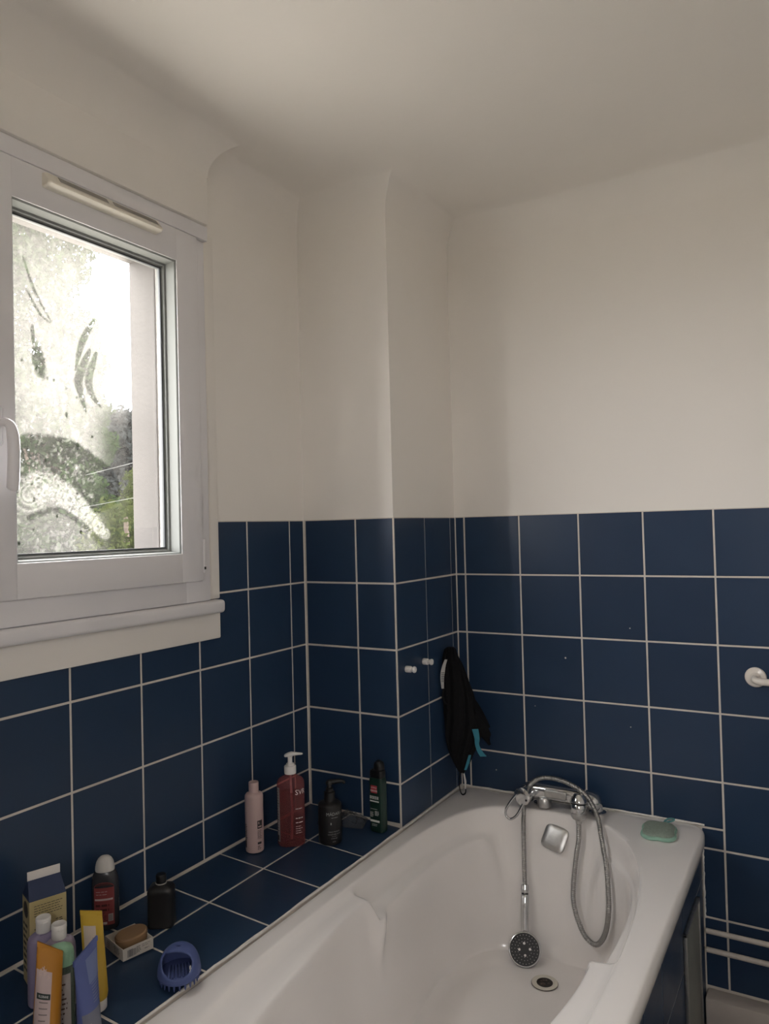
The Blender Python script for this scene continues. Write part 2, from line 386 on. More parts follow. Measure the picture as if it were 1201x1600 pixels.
sash = ring_frame(MB(), SY0, SY1, SZ0, SZ1, GY0, GY1, GZ0, GZ1, -0.02, 0.046, 0.004).build('sash', PVC, win)
# glazing bead: stepped slope from the sash face down to the glass
mb = MB()
steps = [(0.044, -0.001), (0.040, 0.003), (0.012, 0.005), (0.010, 0.010), (0.004, 0.011), (0.003, 0.015), (-0.012, 0.016)]
rings = [[(x, GY0+d, GZ0+d), (x, GY1-d, GZ0+d), (x, GY1-d, GZ1-d), (x, GY0+d, GZ1-d)] for x, d in steps]
mb.loft(rings, False, False); mb.build('glazing_bead', mat('bead_pvc', (0.20, 0.208, 0.20), 0.75, spec=0.1), win, smooth=False)
SEALM = mat('rubber_seal', (0.05, 0.055, 0.06), 0.6)
mb = MB()
g0, g1, h0, h1 = GY0+0.0135, GY1-0.0135, GZ0+0.0135, GZ1-0.0135
ring_frame(mb, g0, g1, h0, h1, g0+0.004, g1-0.004, h0+0.004, h1-0.004, -0.004, 0.0035, 0.0008); mb.build('seal', SEALM, win)
# the pane carries dust, run-off and hand-wiped arcs as a per-vertex amount of film
NY, NZ = 210, 340
yy = np.linspace(GY0+0.010, GY1-0.010, NY); zz = np.linspace(GZ0+0.010, GZ1-0.010, NZ)
Y, Z = np.meshgrid(yy, zz)
def fbm(Y, Z, s, seed, oc=4, an=(1, 1)):
    r = np.random.default_rng(seed); out = np.zeros_like(Y); amp = 1; tot = 0
    for o in range(oc):
        g = r.random((64, 64)); f = s*2**o
        a = (Y*f*an[0]+7.3*o) % 63; b = (Z*f*an[1]+3.1*o) % 63
        i = np.floor(a).astype(int); j = np.floor(b).astype(int); u = a-i; v = b-j; u = u*u*(3-2*u); v = v*v*(3-2*v)
        i1 = (i+1) % 64; j1 = (j+1) % 64
        out += amp*(g[j, i]*(1-u)*(1-v)+g[j, i1]*u*(1-v)+g[j1, i]*(1-u)*v+g[j1, i1]*u*v); tot += amp; amp *= 0.55
    return out/tot
def ss(a, b, x): t = np.clip((x-a)/(b-a), 0, 1); return t*t*(3-2*t)
def polydist(pts):
    D = np.full(Y.shape, 9.0); S = np.zeros(Y.shape); L = 0
    pts = [Vector((0, *p)) for p in pts]; pts = catmull(pts, 8); seg = [(pts[i], pts[i+1]) for i in range(len(pts)-1)]
    tot = sum((b-a).length for a, b in seg)
    for a, b in seg:
        ay, az, by, bz = a.y, a.z, b.y, b.z; dy, dz = by-ay, bz-az; l = math.hypot(dy, dz)
        t = np.clip(((Y-ay)*dy+(Z-az)*dz)/(l*l), 0, 1); d = np.hypot(Y-ay-t*dy, Z-az-t*dz)
        m = d < D; D = np.where(m, d, D); S = np.where(m, (L+t*l)/tot, S); L += l
    return D, S
n1 = fbm(Y, Z, 14, 1); n2 = fbm(Y, Z, 60, 2); n3 = fbm(Y, Z, 170, 3, 2); nv = fbm(Y, Z, 30, 4, 4, (3.0, 0.35))
film = 0.60+0.22*(n1-0.5)+0.22*(n2-0.5)+0.16*(nv-0.5)
film *= 1-0.82*ss(-0.83, -0.74, Y)*ss(0.34, 0.20, Z)           # lower right: fairly clean
film *= 1-0.40*ss(0.10, 0.0, Z)                                  # less film low down
film += 0.10*ss(0.20, 0.34, Z)
film *= 1-0.25*ss(0.60, 0.665, Z)
# wiped swath: the arc under which the glass is clear
d, s = polydist([(-0.985, 0.115), (-0.942, 0.135), (-0.863, 0.125), (-0.785, 0.080)])
wob = 0.010*(fbm(Y, Z, 35, 5)-0.5)
film *= 1-0.88*ss(0.062, 0.052, d+wob)*(0.8+0.2*n2)
# streaky smear along an arc
d, s = polydist([(-0.967, 0.060), (-0.935, 0.078), (-0.885, 0.062), (-0.830, 0.022), (-0.772, -0.030)])
wdt = 0.046*(1-s)+0.014*s
inside = ss(1.0, 0.75, d/wdt+0.35*(n2-0.5))
streak = fbm(s*0.25, d, 330, 6, 3)
sm = inside*np.clip(0.15+1.5*(streak-0.28), 0, 1)
film = film*(1-0.6*inside)+sm*0.95
d, s = polydist([(-0.967, 0.010), (-0.905, 0.028), (-0.850, 0.005), (-0.785, -0.050)])
film *= 1-0.55*ss(0.010, 0.004, d)*ss(0.2, 0.6, n2+0.3)
# finger marks
for pts, wd in (([(-0.794, 0.472), (-0.828, 0.413), (-0.847, 0.346)], 0.009), ([(-0.808, 0.398), (-0.838, 0.33), (-0.834, 0.294), (-0.82, 0.252)], 0.012),
                ([(-0.790, 0.395), (-0.811, 0.334), (-0.805, 0.298), (-0.779, 0.269)], 0.011), ([(-0.953, 0.425), (-0.951, 0.385)], 0.005),
                ([(-0.973, 0.569), (-0.945, 0.50), (-0.907, 0.443)], 0.003), ([(-0.965, 0.50), (-0.935, 0.455), (-0.910, 0.440)], 0.003)):
    d, s = polydist(pts); wl = wd*np.sin(np.clip(s*0.85+0.12, 0, 1)*PI)+0.001
    film *= 1-0.78*ss(1.0, 0.72, d/wl)*(0.6+0.4*n3)
d = np.hypot((Y+0.938)/0.020, (Z-0.350-0.9*(Y+0.938)*-1.1)/0.042)
film *= 1-0.75*ss(1.05, 0.7, d+0.35*(n2-0.5))
for _ in range(60):
    cy, cz, r_ = random.uniform(-1.01, -0.79), random.uniform(-0.06, 0.35), random.uniform(0.0015, 0.0045)
    film += random.choice((-0.5, 0.35, 0.35))*ss(1.1, 0.6, np.hypot((Y-cy)/r_, (Z-cz)/(r_*random.uniform(1, 2.2))))
film += 0.25*ss(0.62, 0.72, n3)*ss(-0.76, -0.82, Y)
film *= 1-0.86*ss(-0.725, -0.685, Y)
film = np.clip(film, 0.03, 0.95)
verts = [(0.0, float(a), float(b)) for a, b in zip(Y.ravel(), Z.ravel())]
faces = [(j*NY+i, j*NY+i+1, (j+1)*NY+i+1, (j+1)*NY+i) for j in range(NZ-1) for i in range(NY-1)]
me = bpy.data.meshes.new('pane'); me.from_pydata(verts, [], faces); me.update()
at = me.attributes.new('film', 'FLOAT', 'POINT'); at.data.foreach_set('value', film.ravel().astype(np.float32))
gm = bpy.data.materials.new('dirty_glass'); gm.use_nodes = True; nt = gm.node_tree; nt.nodes.clear()
outn = nt.nodes.new('ShaderNodeOutputMaterial'); an = nt.nodes.new('ShaderNodeAttribute'); an.attribute_name = 'film'
tr = nt.nodes.new('ShaderNodeBsdfTransparent'); tr.inputs[0].default_value = (0.95, 0.96, 0.95, 1)
gl = nt.nodes.new('ShaderNodeBsdfGlossy'); gl.inputs['Roughness'].default_value = 0.03; gl.inputs[0].default_value = (1, 1, 1, 1)
m1 = nt.nodes.new('ShaderNodeMixShader'); m1.inputs[0].default_value = 0.05
nt.links.new(tr.outputs[0], m1.inputs[1]); nt.links.new(gl.outputs[0], m1.inputs[2])
tl = nt.nodes.new('ShaderNodeBsdfTranslucent'); tl.inputs[0].default_value = (0.80, 0.78, 0.73, 1)
fm = nt.nodes.new('ShaderNodeMath'); fm.operation = 'MULTIPLY'; fm.inputs[1].default_value = 0.15; nt.links.new(an.outputs['Fac'], fm.inputs[0])
m2 = nt.nodes.new('ShaderNodeMixShader'); nt.links.new(fm.outputs[0], m2.inputs[0]); nt.links.new(m1.outputs[0], m2.inputs[1]); nt.links.new(tl.outputs[0], m2.inputs[2])
nt.links.new(m2.outputs[0], outn.inputs[0]); me.materials.append(gm)
pane = bpy.data.objects.new('pane', me); COL.objects.link(pane); pane.parent = win
pane['label'] = 'dusty glass with hand-wiped arcs and finger marks'
# handle
hy = -1.073
hd = MB().rbox(0.0462, 0.054, hy-0.016, hy+0.016, 0.152, 0.232, 0.0075, 4).build('rosette', PVC, win)
lev = MB(); path = catmull([(0.052, hy, 0.192), (0.078, hy, 0.195), (0.092, hy+0.006, 0.189), (0.096, hy+0.010, 0.162), (0.095, hy+0.011, 0.117), (0.091, hy+0.011, 0.072), (0.088, hy+0.011, 0.063)], 7)
rad = [0.0085+0.003*sst(10, 22, i)-(0.006*sst(38, 42, i)) for i in range(len(path))]
lev.tube(path, rad, 16); lev.build('handle', PVC, win)
for z0, z1, y in ((0.628, 0.735, -0.5035), (-0.137, -0.048, -0.4960)):
    hg = MB(); hg.lathe([(0.0055, z0), (0.0062, z0+0.002), (0.0062, z1-0.002), (0.0055, z1)], 16, M=Matrix.Translation((0.040, y, 0))); hg.build('hinge', PVC, win)
MB().box(0.040, 0.0468, -0.4985, -0.4930, -0.128, -0.121).build('hinge_pin', BLACKP, win)
# air inlet on the top rail
vent = MB(); prof = [(0.0462, 0.712), (0.066, 0.714), (0.0715, 0.718), (0.0715, 0.7225), (0.069, 0.725), (0.0545, 0.744), (0.0462, 0.7455)]
rings = []
for y, s_ in ((-0.956, 0.82), (-0.953, 0.97), (-0.950, 1), (-0.646, 1), (-0.643, 0.97), (-0.640, 0.82)):
    rings.append([(0.0462+(x-0.0462)*s_, y, 0.7295+(z-0.7295)*s_) for x, z in prof])
vent.loft(rings); vo = vent.build('vent_grille', CREAM, win, fixn=True)
sl = MB()
for y0, y1 in ((-0.925, -0.800), (-0.782, -0.652)):
    y = y0
    while y < y1:
        sl.add([(0.0560, y, 0.7427), (0.0668, y, 0.7286), (0.0668, y+0.0026, 0.7286), (0.0560, y+0.0026, 0.7427)], [(0, 1, 2, 3)]); y += 0.0049
so = sl.build('slots', INK, vo, smooth=False)
# added window behind the camera, there only to let in more sky light
win2 = struct(thing('added_window', 'added white framed window, out of view, brightening the room', 'window', (0, 0, 0)))
mb = MB()
for x0, x1, z0, z1 in ((W2X0, W2X0+0.05, W2Z0, W2Z1), (W2X1-0.05, W2X1, W2Z0, W2Z1), (W2X0+0.05, W2X1-0.05, W2Z0, W2Z0+0.05), (W2X0+0.05, W2X1-0.05, W2Z1-0.05, W2Z1)): mb.rbox(x0, x1, YF-0.07, YF-0.01, z0, z1, 0.003)
mb.build('frame', PVC, win2)
gm2 = bpy.data.materials.new('clear_glass'); gm2.use_nodes = True; nt = gm2.node_tree; nt.nodes.clear()
o2 = nt.nodes.new('ShaderNodeOutputMaterial'); t2 = nt.nodes.new('ShaderNodeBsdfTransparent'); g2 = nt.nodes.new('ShaderNodeBsdfGlossy'); g2.inputs['Roughness'].default_value = 0.02; x2 = nt.nodes.new('ShaderNodeMixShader'); x2.inputs[0].default_value = 0.06
nt.links.new(t2.outputs[0], x2.inputs[1]); nt.links.new(g2.outputs[0], x2.inputs[2]); nt.links.new(x2.outputs[0], o2.inputs[0])
MB().box(W2X0+0.045, W2X1-0.045, YF-0.044, YF-0.040, W2Z0+0.045, W2Z1-0.045).build('pane', gm2, win2, smooth=False)
# outside reveal, render and sill
rv = MB()
rv.box(-0.1395, -0.047, WY1-0.006, WY1-0.0005, WZ0, WZ1); rv.box(-0.1395, -0.047, WY0+0.0005, WY0+0.006, WZ0, WZ1)
rv.box(-0.1395, -0.047, WY0+0.006, WY1-0.006, WZ1-0.006, WZ1-0.0005)
rv.build('reveal', RENDER, wall_left, smooth=False)
os_ = MB(); os_.rbox(-0.20, -0.047, WY0+0.001, WY1-0.001, WZ0+0.0005, WZ0+0.018, 0.004); os_.build('outer_sill', RENDER, wall_left)
# shutter box over the window; plaster surround; moulded sill board
mb = MB(); mb.rbox(-E_+0.0005, BXF, YF+0.002, BYE, 0.792, ZW+0.02, 0.005)
struct(mb.build('trim_1', PLASTER), 'white roller shutter box above the window', 'shutter box')
mb = MB(); mb.rbox(-E_+0.0005, 0.0065, -0.458, -0.400, -0.214, 0.790, 0.003); mb.rbox(-E_+0.0005, 0.012, -1.6, -0.405, -0.322, -0.250, 0.004)
mb.rbox(-E_+0.0005, 0.0065, -1.6, -1.136, -0.214, 0.790, 0.003)
struct(mb.build('trim_2', PLASTER), 'white painted plaster surround of the window', 'trim')
mb = MB(); mb.rbox(-E_+0.0005, 0.040, -1.6, -0.412, -0.250, -0.2145, 0.010, 4)
struct(mb.build('trim_3', PVC), 'white rounded sill moulding under the window', 'sill')

# ------------------------------------------------------------------ bathtub
ZR = -0.930; ZB = -1.325
CX, CY, AXX, AYY = 0.727, -0.43, 0.336, 0.76
dense = []
for i in range(6000):
    t = 2*PI*i/6000; c, s = math.cos(t), math.sin(t)
    nb = 2.4+1.4*sst(-0.5, 0.5, -c); n_ = 3.0+(nb-3.0)*sst(-0.15, 0.15, s)
    dense.append((CX+AXX*math.copysign(abs(c)**(2/n_), c), CY+AYY*math.copysign(abs(s)**(2/n_), s)))
D = np.array(dense+[dense[0]]); L = np.concatenate([[0], np.cumsum(np.hypot(*np.diff(D, axis=0).T))])
NT = 480; sv = np.linspace(0, L[-1], NT, endpoint=False)
lip = np.stack([np.interp(sv, L, D[:, 0]), np.interp(sv, L, D[:, 1])], 1)
tan = np.roll(lip, -3, 0)-np.roll(lip, 3, 0); tan /= np.linalg.norm(tan, axis=1)[:, None]
nin = np.stack([-tan[:, 1], tan[:, 0]], 1)           # inward (loop is counter-clockwise)
def prof(tbl):
    a, b = zip(*tbl); return lambda x: float(np.interp(x, a, b))
WB = [-0.0, 0.03, 0.06, 0.10, 0.15, 0.20, 0.26, 0.32, 0.38, 0.44, 0.49, 0.53, 0.56, 0.59, 0.62, 0.645, 0.67, 0.70, 0.74, 0.78, 0.82, 0.86, 0.90, 0.94, 0.97, 1.0]
p_back = prof([(0, -0.9305), (0.03, -0.932), (0.06, -0.937), (0.10, -0.950), (0.15, -0.970), (0.26, -1.020), (0.44, -1.100), (0.6, -1.175), (0.72, -1.235), (0.82, -1.280), (0.90, -1.308), (0.97, -1.322), (1, ZB)])
p_foot = prof([(0, -0.9305), (0.03, -0.932), (0.06, -0.937), (0.10, -0.950), (0.15, -0.969), (0.20, -0.983), (0.26, -0.992), (0.32, -0.997), (0.44, -1.002), (0.53, -1.007), (0.58, -1.017), (0.62, -1.037), (0.67, -1.09), (0.74, -1.175), (0.80, -1.245), (0.86, -1.29), (0.92, -1.314), (0.97, -1.3225), (1, ZB)])
p_arm = prof([(0, -0.9305), (0.03, -0.9325), (0.06, -0.936), (0.10, -0.940), (0.20, -0.944), (0.44, -0.946), (0.53, -0.949), (0.58, -0.957), (0.62, -0.980), (0.66, -1.060), (0.70, -1.1265), (0.74, -1.175), (0.80, -1.245), (0.86, -1.29), (0.92, -1.314), (0.97, -1.3225), (1, ZB)])
rect = (0.339, 1.128, -1.27, 0.4285); rcx, rcy, rax, ray_ = (rect[0]+rect[1])/2, (rect[2]+rect[3])/2, (rect[1]-rect[0])/2, (rect[3]-rect[2])/2
outer = []
for x, y in lip:
    X, Yv = (x-CX)/AXX, (y-CY)/AYY; k = (abs(X)**26+abs(Yv)**26)**(-1/26)
    outer.append((rcx+X*k*rax, rcy+Yv*k*ray_))
rings = []
def oring(ins, z): return [(rcx+(x-rcx)*(1-ins/rax), rcy+(y-rcy)*(1-ins/ray_), z) for x, y in outer]
for ins, z in ((0.016, -0.967), (0.002, -0.967), (0.0, -0.963), (0.0, -0.944), (0.0025, -0.937), (0.007, -0.932), (0.013, ZR)): rings.append(oring(ins, z))
inn = rings[-1]
for t in (0.25, 0.5, 0.75, 0.92):
    rings.append([(a[0]+(b[0]-a[0])*t, a[1]+(b[1]-a[1])*t, ZR) for a, b in zip(inn, lip)])
def low_pt(x, y):
    X, Yv = (x-CX)/AXX, (y-CY)/AYY; k = (abs(X)**4.5+abs(Yv)**4.5)**(-1/4.5)
    bx = CX+X*k*(0.228+0.036*sst(-0.35, 0.10, y)); by = CY+Yv*k*(0.643 if Yv > 0 else 0.40)
    return bx-math.copysign(0.045*sst(-0.45, -0.85, y)*abs(X), X), by
LOW = [low_pt(x, y) for x, y in lip]
def tub_pt(i, wv):
    (x, y), n = lip[i], nin[i]
    ws = sst(0.30, 0.80, abs(n[0])); wa = sst(-0.345, -0.378, y)
    zz_ = (1-ws)*p_back(wv)+ws*((1-wa)*p_foot(wv)+wa*p_arm(wv))
    extra = 0.0
    if ws > 0:
        tp = max(0.0, min(1.0, (zz_+1.115)/0.13))*sst(0.15, 0.5, wv)
        dyp = y+0.338; extra = ws*0.034*math.exp(-(dyp/((0.014+0.014*tp) if dyp < 0 else (0.016+0.034*tp)))**2)*tp
    return (x+(LOW[i][0]-x)*wv+n[0]*extra, y+(LOW[i][1]-y)*wv+n[1]*extra, zz_)
for wv in WB: rings.append([tub_pt(i, wv) for i in range(NT)])
bot = rings[-1]; bc = (CX+0.0, CY+0.08)
for k, dz in ((0.85, -0.001), (0.6, -0.002), (0.3, -0.003), (0.02, -0.0035)):
    rings.append([(bc[0]+(x-bc[0])*k, bc[1]+(y-bc[1])*k, ZB+dz) for x, y, z in bot])
tubm = MB(); tubm.loft(rings, False, True)
tub = thing('bathtub', 'white enamelled bathtub with moulded armrests along the tiled ledge', 'bathtub', (0, 0, 0))
tubm.build('basin', ENAMEL, tub, angle=50)
# silicone beads where the rim meets tiles
def bead(pts, r, nm='caulk'):
    P = catmull(pts, 14) if len(pts) > 2 else [Vector(pts[0]).lerp(Vector(pts[1]), i/40) for i in range(41)]
    P = [p+Vector((random.uniform(-1, 1), random.uniform(-1, 1), random.uniform(-1, 1)))*r*0.22 for p in P]
    MB().tube(P, [r*random.uniform(0.75, 1.2) for _ in P], 8).build(nm, CAULK, tub)
bead([(0.3385, -1.27, -0.9290), (0.3385, -0.002, -0.9290)], 0.0034)
bead([(0.340, 0.0, -0.9295), (0.340, 0.426, -0.9295)], 0.0036)
bead([(0.340, 0.4265, -0.9295), (1.118, 0.4265, -0.9300)], 0.0036)
bead([(1.1115, 0.425, -0.970), (1.1115, -1.2, -0.970)], 0.0035)
bead([(1.1115, 0.4265, -0.965), (1.1115, 0.4265, -1.20)], 0.0030)
# drain
dr = thing('bath_drain', 'ivory bath drain with dark hole in the tub bottom', 'drain', (0.731, 0.098, ZB-0.0006))
IVORY = mat('ivory_plastic', (0.66, 0.63, 0.55), 0.4)
MB().lathe([(0.0373, 0.0005), (0.0373, 0.0014), (0.036, 0.0018)], 40).build('gasket', mat('drain_grime', (0.06, 0.05, 0.04), 0.7), dr)
MB().lathe([(0.0225, 0.0024), (0.026, 0.0026), (0.034, 0.0036), (0.0362, 0.0030), (0.0362, 0.0012), (0.0225, 0.0012), (0.0225, 0.0024)], 40, False, False).build('flange', IVORY, dr)
MB().lathe([(0.0226, 0.0023), (0.0226, 0.0026)], 32).build('hole', mat('drain_dark', (0.015, 0.009, 0.006), 0.5), dr)
st = MB()
for k in range(9):
    a, r_ = random.uniform(0, 2*PI), random.uniform(0.002, 0.014); st.lathe([(0.0028, 0.0026), (0.002, 0.0042)], 8, M=Matrix.Translation((r_*math.cos(a), r_*math.sin(a), 0)))
st.build('strainer', mat('strainer', (0.10, 0.075, 0.06), 0.35, metal=0.6), dr)
# overflow plate on the sloping end wall
ovn = Vector((-0.02, -0.82, 0.45)).normalized()
ov = thing('overflow_plate', 'square dull chrome overflow plate below the mixer tap', 'overflow', (0, 0, 0))
M = axis_mat((0.706, 0.3085, -1.003), ovn, (math.cos(-0.27), 0, math.sin(-0.27)))
pr = MB(); R4 = []
for s_, z, n_ in ((0.033, -0.006, 5), (0.0365, 0.002, 5), (0.0375, 0.010, 5), (0.0365, 0.0135, 5), (0.031, 0.0165, 5), (0.02, 0.018, 4)):
    R4.append([M @ Vector(p) for p in se_ring(s_, s_, n_, z, 48)])
pr.loft(R4); pr.build('plate', DULLCHROME, ov)

# ------------------------------------------------------------------ mixer tap standing on the rim
tap = thing('mixer_tap', 'chrome bath and shower mixer tap standing on the tub rim', 'tap', (0.70, 0.362, ZR))
lx = lambda x: x-0.70
for x in (0.640, 0.818):
    leg = MB(); leg.lathe([(0.026, 0.0005), (0.026, 0.005), (0.017, 0.009), (0.016, 0.030)], 24, M=Matrix.Translation((lx(x), 0.018, 0)))
    leg.build('leg', CHROME, tap)
body = MB(); rr_ = []
for x, dy, z, ry, rz, n_ in ((-0.118, 0, 0.042, 0.004, 0.006, 2), (-0.112, 0, 0.042, 0.020, 0.021, 2.2), (-0.095, 0, 0.044, 0.028, 0.027, 2.3), (-0.075, 0, 0.047, 0.027, 0.026, 2.6), (-0.05, -0.004, 0.049, 0.024, 0.022, 3), (0.04, -0.004, 0.049, 0.024, 0.021, 3),
                        (0.065, -0.003, 0.047, 0.026, 0.023, 2.6), (0.085, 0, 0.044, 0.029, 0.026, 2.3), (0.112, 0.0, 0.040, 0.029, 0.026, 2.2), (0.128, 0, 0.037, 0.021, 0.021, 2.2), (0.136, 0, 0.036, 0.004, 0.005, 2)):
    rr_.append([(x, dy+py, z+pz) for py, pz, _ in se_ring(ry, rz, n_, 0, 28)])
body.loft(rr_); body.build('body', CHROME, tap, fixn=True)
MB().rbox(-0.036, 0.036, -0.031, -0.020, 0.038, 0.064, 0.005, 3).build('front_plate', DULLCHROME, tap)
MB().lathe([(0.021, 0.0), (0.022, 0.006), (0.022, 0.022), (0.017, 0.030)], 28, M=axis_mat((-0.040, -0.016, 0.006), (0, 0.0, 1))).build('spout', DULLCHROME, tap)
kd = Vector((-0.10, -1.0, 0.05)).normalized(); M = axis_mat((-0.091, -0.020, 0.041), kd, (1, 0, 0))
MB().lathe([(0.022, 0.0), (0.027, 0.012), (0.0285, 0.036), (0.027, 0.048), (0.020, 0.0515), (0.008, 0.0525)], 36, M=M).build('knob', CHROME, tap)
kc = M @ Vector((0, 0, 0.044))
lv = catmull([kc+Vector((-0.018, -0.002, 0.004)), kc+Vector((-0.036, -0.008, -0.020)), kc+Vector((-0.051, -0.012, -0.046)), kc+Vector((-0.050, -0.014, -0.064)), kc+Vector((-0.036, -0.014, -0.072)), kc+Vector((-0.016, -0.012, -0.058)), kc+Vector((0.002, -0.006, -0.026)), kc+Vector((0.004, -0.002, -0.012))], 7)
MB().tube(lv, 0.0042, 10).build('lever', CHROME, tap)
MB().lathe([(0.001, 0), (0.003, 0.0003), (0.0035, 0.0006), (0.003, 0.0009)], 12, M=M @ Matrix.Translation((0.017, -0.008, 0.0518))).build('marker', INK, tap)
od = Vector((0.02, -0.16, -1)).normalized(); M = axis_mat((0.080, -0.050, 0.052), od, (1, 0, 0))
MB().lathe([(0.014, -0.020), (0.024, -0.006), (0.0255, 0.0), (0.0255, 0.004)], 30, M=M).build('diverter', CHROME, tap)
MB().lathe([(0.0235, 0.0045), (0.0235, 0.008)], 30, M=M).build('seal_ring', BLACKP, tap)
MB().lathe([(0.0225, 0.0085), (0.0245, 0.012), (0.0240, 0.032), (0.0225, 0.034)], 30, M=M).build('outlet', CHROME, tap)
MB().lathe([(0.0235, 0.0345), (0.0235, 0.044), (0.018, 0.052), (0.010, 0.056), (0.0085, 0.064)], 30, M=M).build('hose_nut', DULLCHROME, tap)
ho = Vector((0.70, 0.362, ZR)) + (M @ Vector((0, 0, 0.062)))

# shower hose: from the tap down into the tub, up over the tap, down again to the hand shower
def wall_y(z):   # y of the tub end wall at height z (its middle)
    return float(np.interp(-z, [0.93, 0.950, 0.970, 1.020, 1.100, 1.175, 1.235, 1.280, 1.308, 1.325], [0.33, 0.318, 0.313, 0.300, 0.279, 0.261, 0.247, 0.236, 0.226, 0.21]))
hose = thing('shower_hose', 'ribbed metal shower hose looping from mixer tap into the tub', 'hose', (0, 0, 0))
HP = [tuple(ho), (0.7835, 0.288, -0.985), (0.778, 0.275, -1.034), (0.773, 0.258, -1.105), (0.776, 0.244, -1.155), (0.794, 0.229, -1.201), (0.820, 0.212, -1.231), (0.852, 0.204, -1.238), (0.879, 0.196, -1.196), (0.892, 0.191, -1.127), (0.891, 0.197, -1.058), (0.884, 0.212, -1.012), (0.870, 0.238, -0.976), (0.856, 0.266, -0.944), (0.842, 0.296, -0.916), (0.820, 0.322, -0.889), (0.794, 0.340, -0.867), (0.764, 0.345, -0.850), (0.722, 0.350, -0.838), (0.681, 0.350, -0.834),
      (0.645, 0.345, -0.840), (0.618, 0.335, -0.861), (0.603, 0.328, -0.898), (0.603, 0.310, -0.952), (0.611, 0.284, -0.998), (0.617, 0.266, -1.063), (0.625, 0.245, -1.137)]
P = catmull(HP, 46); acc = 0; R = []; prev = P[0]
Q = [P[0]]
# resample to even spacing so that the ribs are regular
Ls = [0.0]
for a, b in zip(P, P[1:]): Ls.append(Ls[-1]+(b-a).length)
Pn = np.array([p[:] for p in P]); n_h = int(Ls[-1]/0.0014); sv2 = np.linspace(0, Ls[-1], n_h)
Pn = np.stack([np.interp(sv2, Ls, Pn[:, k]) for k in range(3)], 1)
R = [0.0063+(0.0012 if (i//2) % 2 else 0.0) for i in range(n_h)]
MB().tube([tuple(p) for p in Pn], R, 10).build('hose', mat('hose_metal', (0.36, 0.355, 0.345), 0.33, metal=0.9, noise=0.2, nscale=90), hose, angle=80)
hs = thing('hand_shower', 'chrome hand shower with dark spray face lying in the tub', 'shower head', (0, 0, 0))
h0, h1 = Vector((0.625, 0.245, -1.137)), Vector((0.637, 0.202, -1.266))
hd_ = (h1-h0).normalized()
MB().tube([h0-hd_*0.002, h0+hd_*0.012, h0+hd_*0.013, h0+hd_*0.020], [0.0115, 0.0125, 0.011, 0.011], 20).build('connector', CHROME, hs)
MB().tube([h0+hd_*0.0202, h0+hd_*0.0245], 0.0105, 20).build('ring', BLACKP, hs)
MB().tube([h0+hd_*0.025, h0+hd_*0.028, h0+hd_*0.06, h0+hd_*0.12, h1], [0.0115, 0.0125, 0.0125, 0.0120, 0.0115], 20).build('handle', CHROME, hs)
hn = Vector((0.26, -0.80, 0.54)).normalized(); hc = Vector((0.648, 0.168, -1.288))
M = axis_mat(hc, hn, (1, 0.3, 0))
MB().lathe([(0.012, -0.030), (0.028, -0.024), (0.041, -0.012), (0.0465, -0.003), (0.0475, 0.004), (0.0455, 0.0075), (0.043, 0.0085)], 44, M=M).build('head', CHROME, hs)
MB().lathe([(0.0432, 0.0086), (0.0425, 0.0094), (0.030, 0.0102), (0.001, 0.0104)], 44, M=M).build('spray_face', mat('dark_rubber', (0.03, 0.032, 0.034), 0.5), hs)
nz = MB()
for rad_, cnt in ((0.0375, 26), (0.0285, 20), (0.0205, 16)):
    for k in range(cnt):
        a = 2*PI*k/cnt; nz.lathe([(0.0013, 0.0096), (0.0010, 0.0115)], 6, M=M @ Matrix.Translation((rad_*math.cos(a), rad_*math.sin(a), 0)))
nz.build('nozzles', mat('pale_rubber', (0.45, 0.45, 0.44), 0.5), hs)['kind'] = 'stuff'
for k in range(4):
    a = PI/2*k+0.1; MB().lathe([(0.0036, 0.0100), (0.0034, 0.0116), (0.002, 0.0120)], 12, M=M @ Matrix.Translation((0.0155*math.cos(a), 0.0155*math.sin(a), 0))).build('nozzle', WHITEP, hs)

# ------------------------------------------------------------------ bath sponge on the rim corner
sp = thing('bath_sponge', 'pale green square bath sponge on the rim corner', 'sponge', (1.013, 0.305, ZR+0.0005), 0.12)
def spring(k, z): 
    return [((0.046*k)*math.cos(a)*(1+0.24*abs(math.sin(2*a))**1.5), (0.058*k)*math.sin(a)*(1+0.24*abs(math.sin(2*a))**1.5), z) for a in [2*PI*j/64 for j in range(64)]]
MINT = mat('mint_foam', (0.30, 0.50, 0.40), 0.9, noise=0.15, nscale=60, bump=0.6, bscale=250)
MB().loft([spring(0.94, 0.0), spring(0.99, 0.002), spring(1.0, 0.005), spring(0.98, 0.008), spring(0.92, 0.0095), spring(0.88, 0.0098)]).build('border', MINT, sp)
MB().loft([spring(0.89, 0.0090), spring(0.88, 0.013), spring(0.83, 0.0155), spring(0.65, 0.0175), spring(0.3, 0.0185)]).build('scrubbing_face', mat('grey_green_mesh', (0.27, 0.33, 0.28), 0.95, noise=0.25, nscale=160, bump=0.9, bscale=400), sp)
MB().tube(catmull([(0.010, 0.054, 0.008), (0.012, 0.066, 0.012), (0.022, 0.078, 0.016), (0.036, 0.084, 0.015), (0.036, 0.074, 0.014), (0.024, 0.066, 0.012), (0.012, 0.060, 0.010)], 6), 0.0026, 8).build('hanging_loop', mat('teal_cord', (0.10, 0.27, 0.27), 0.8), sp)

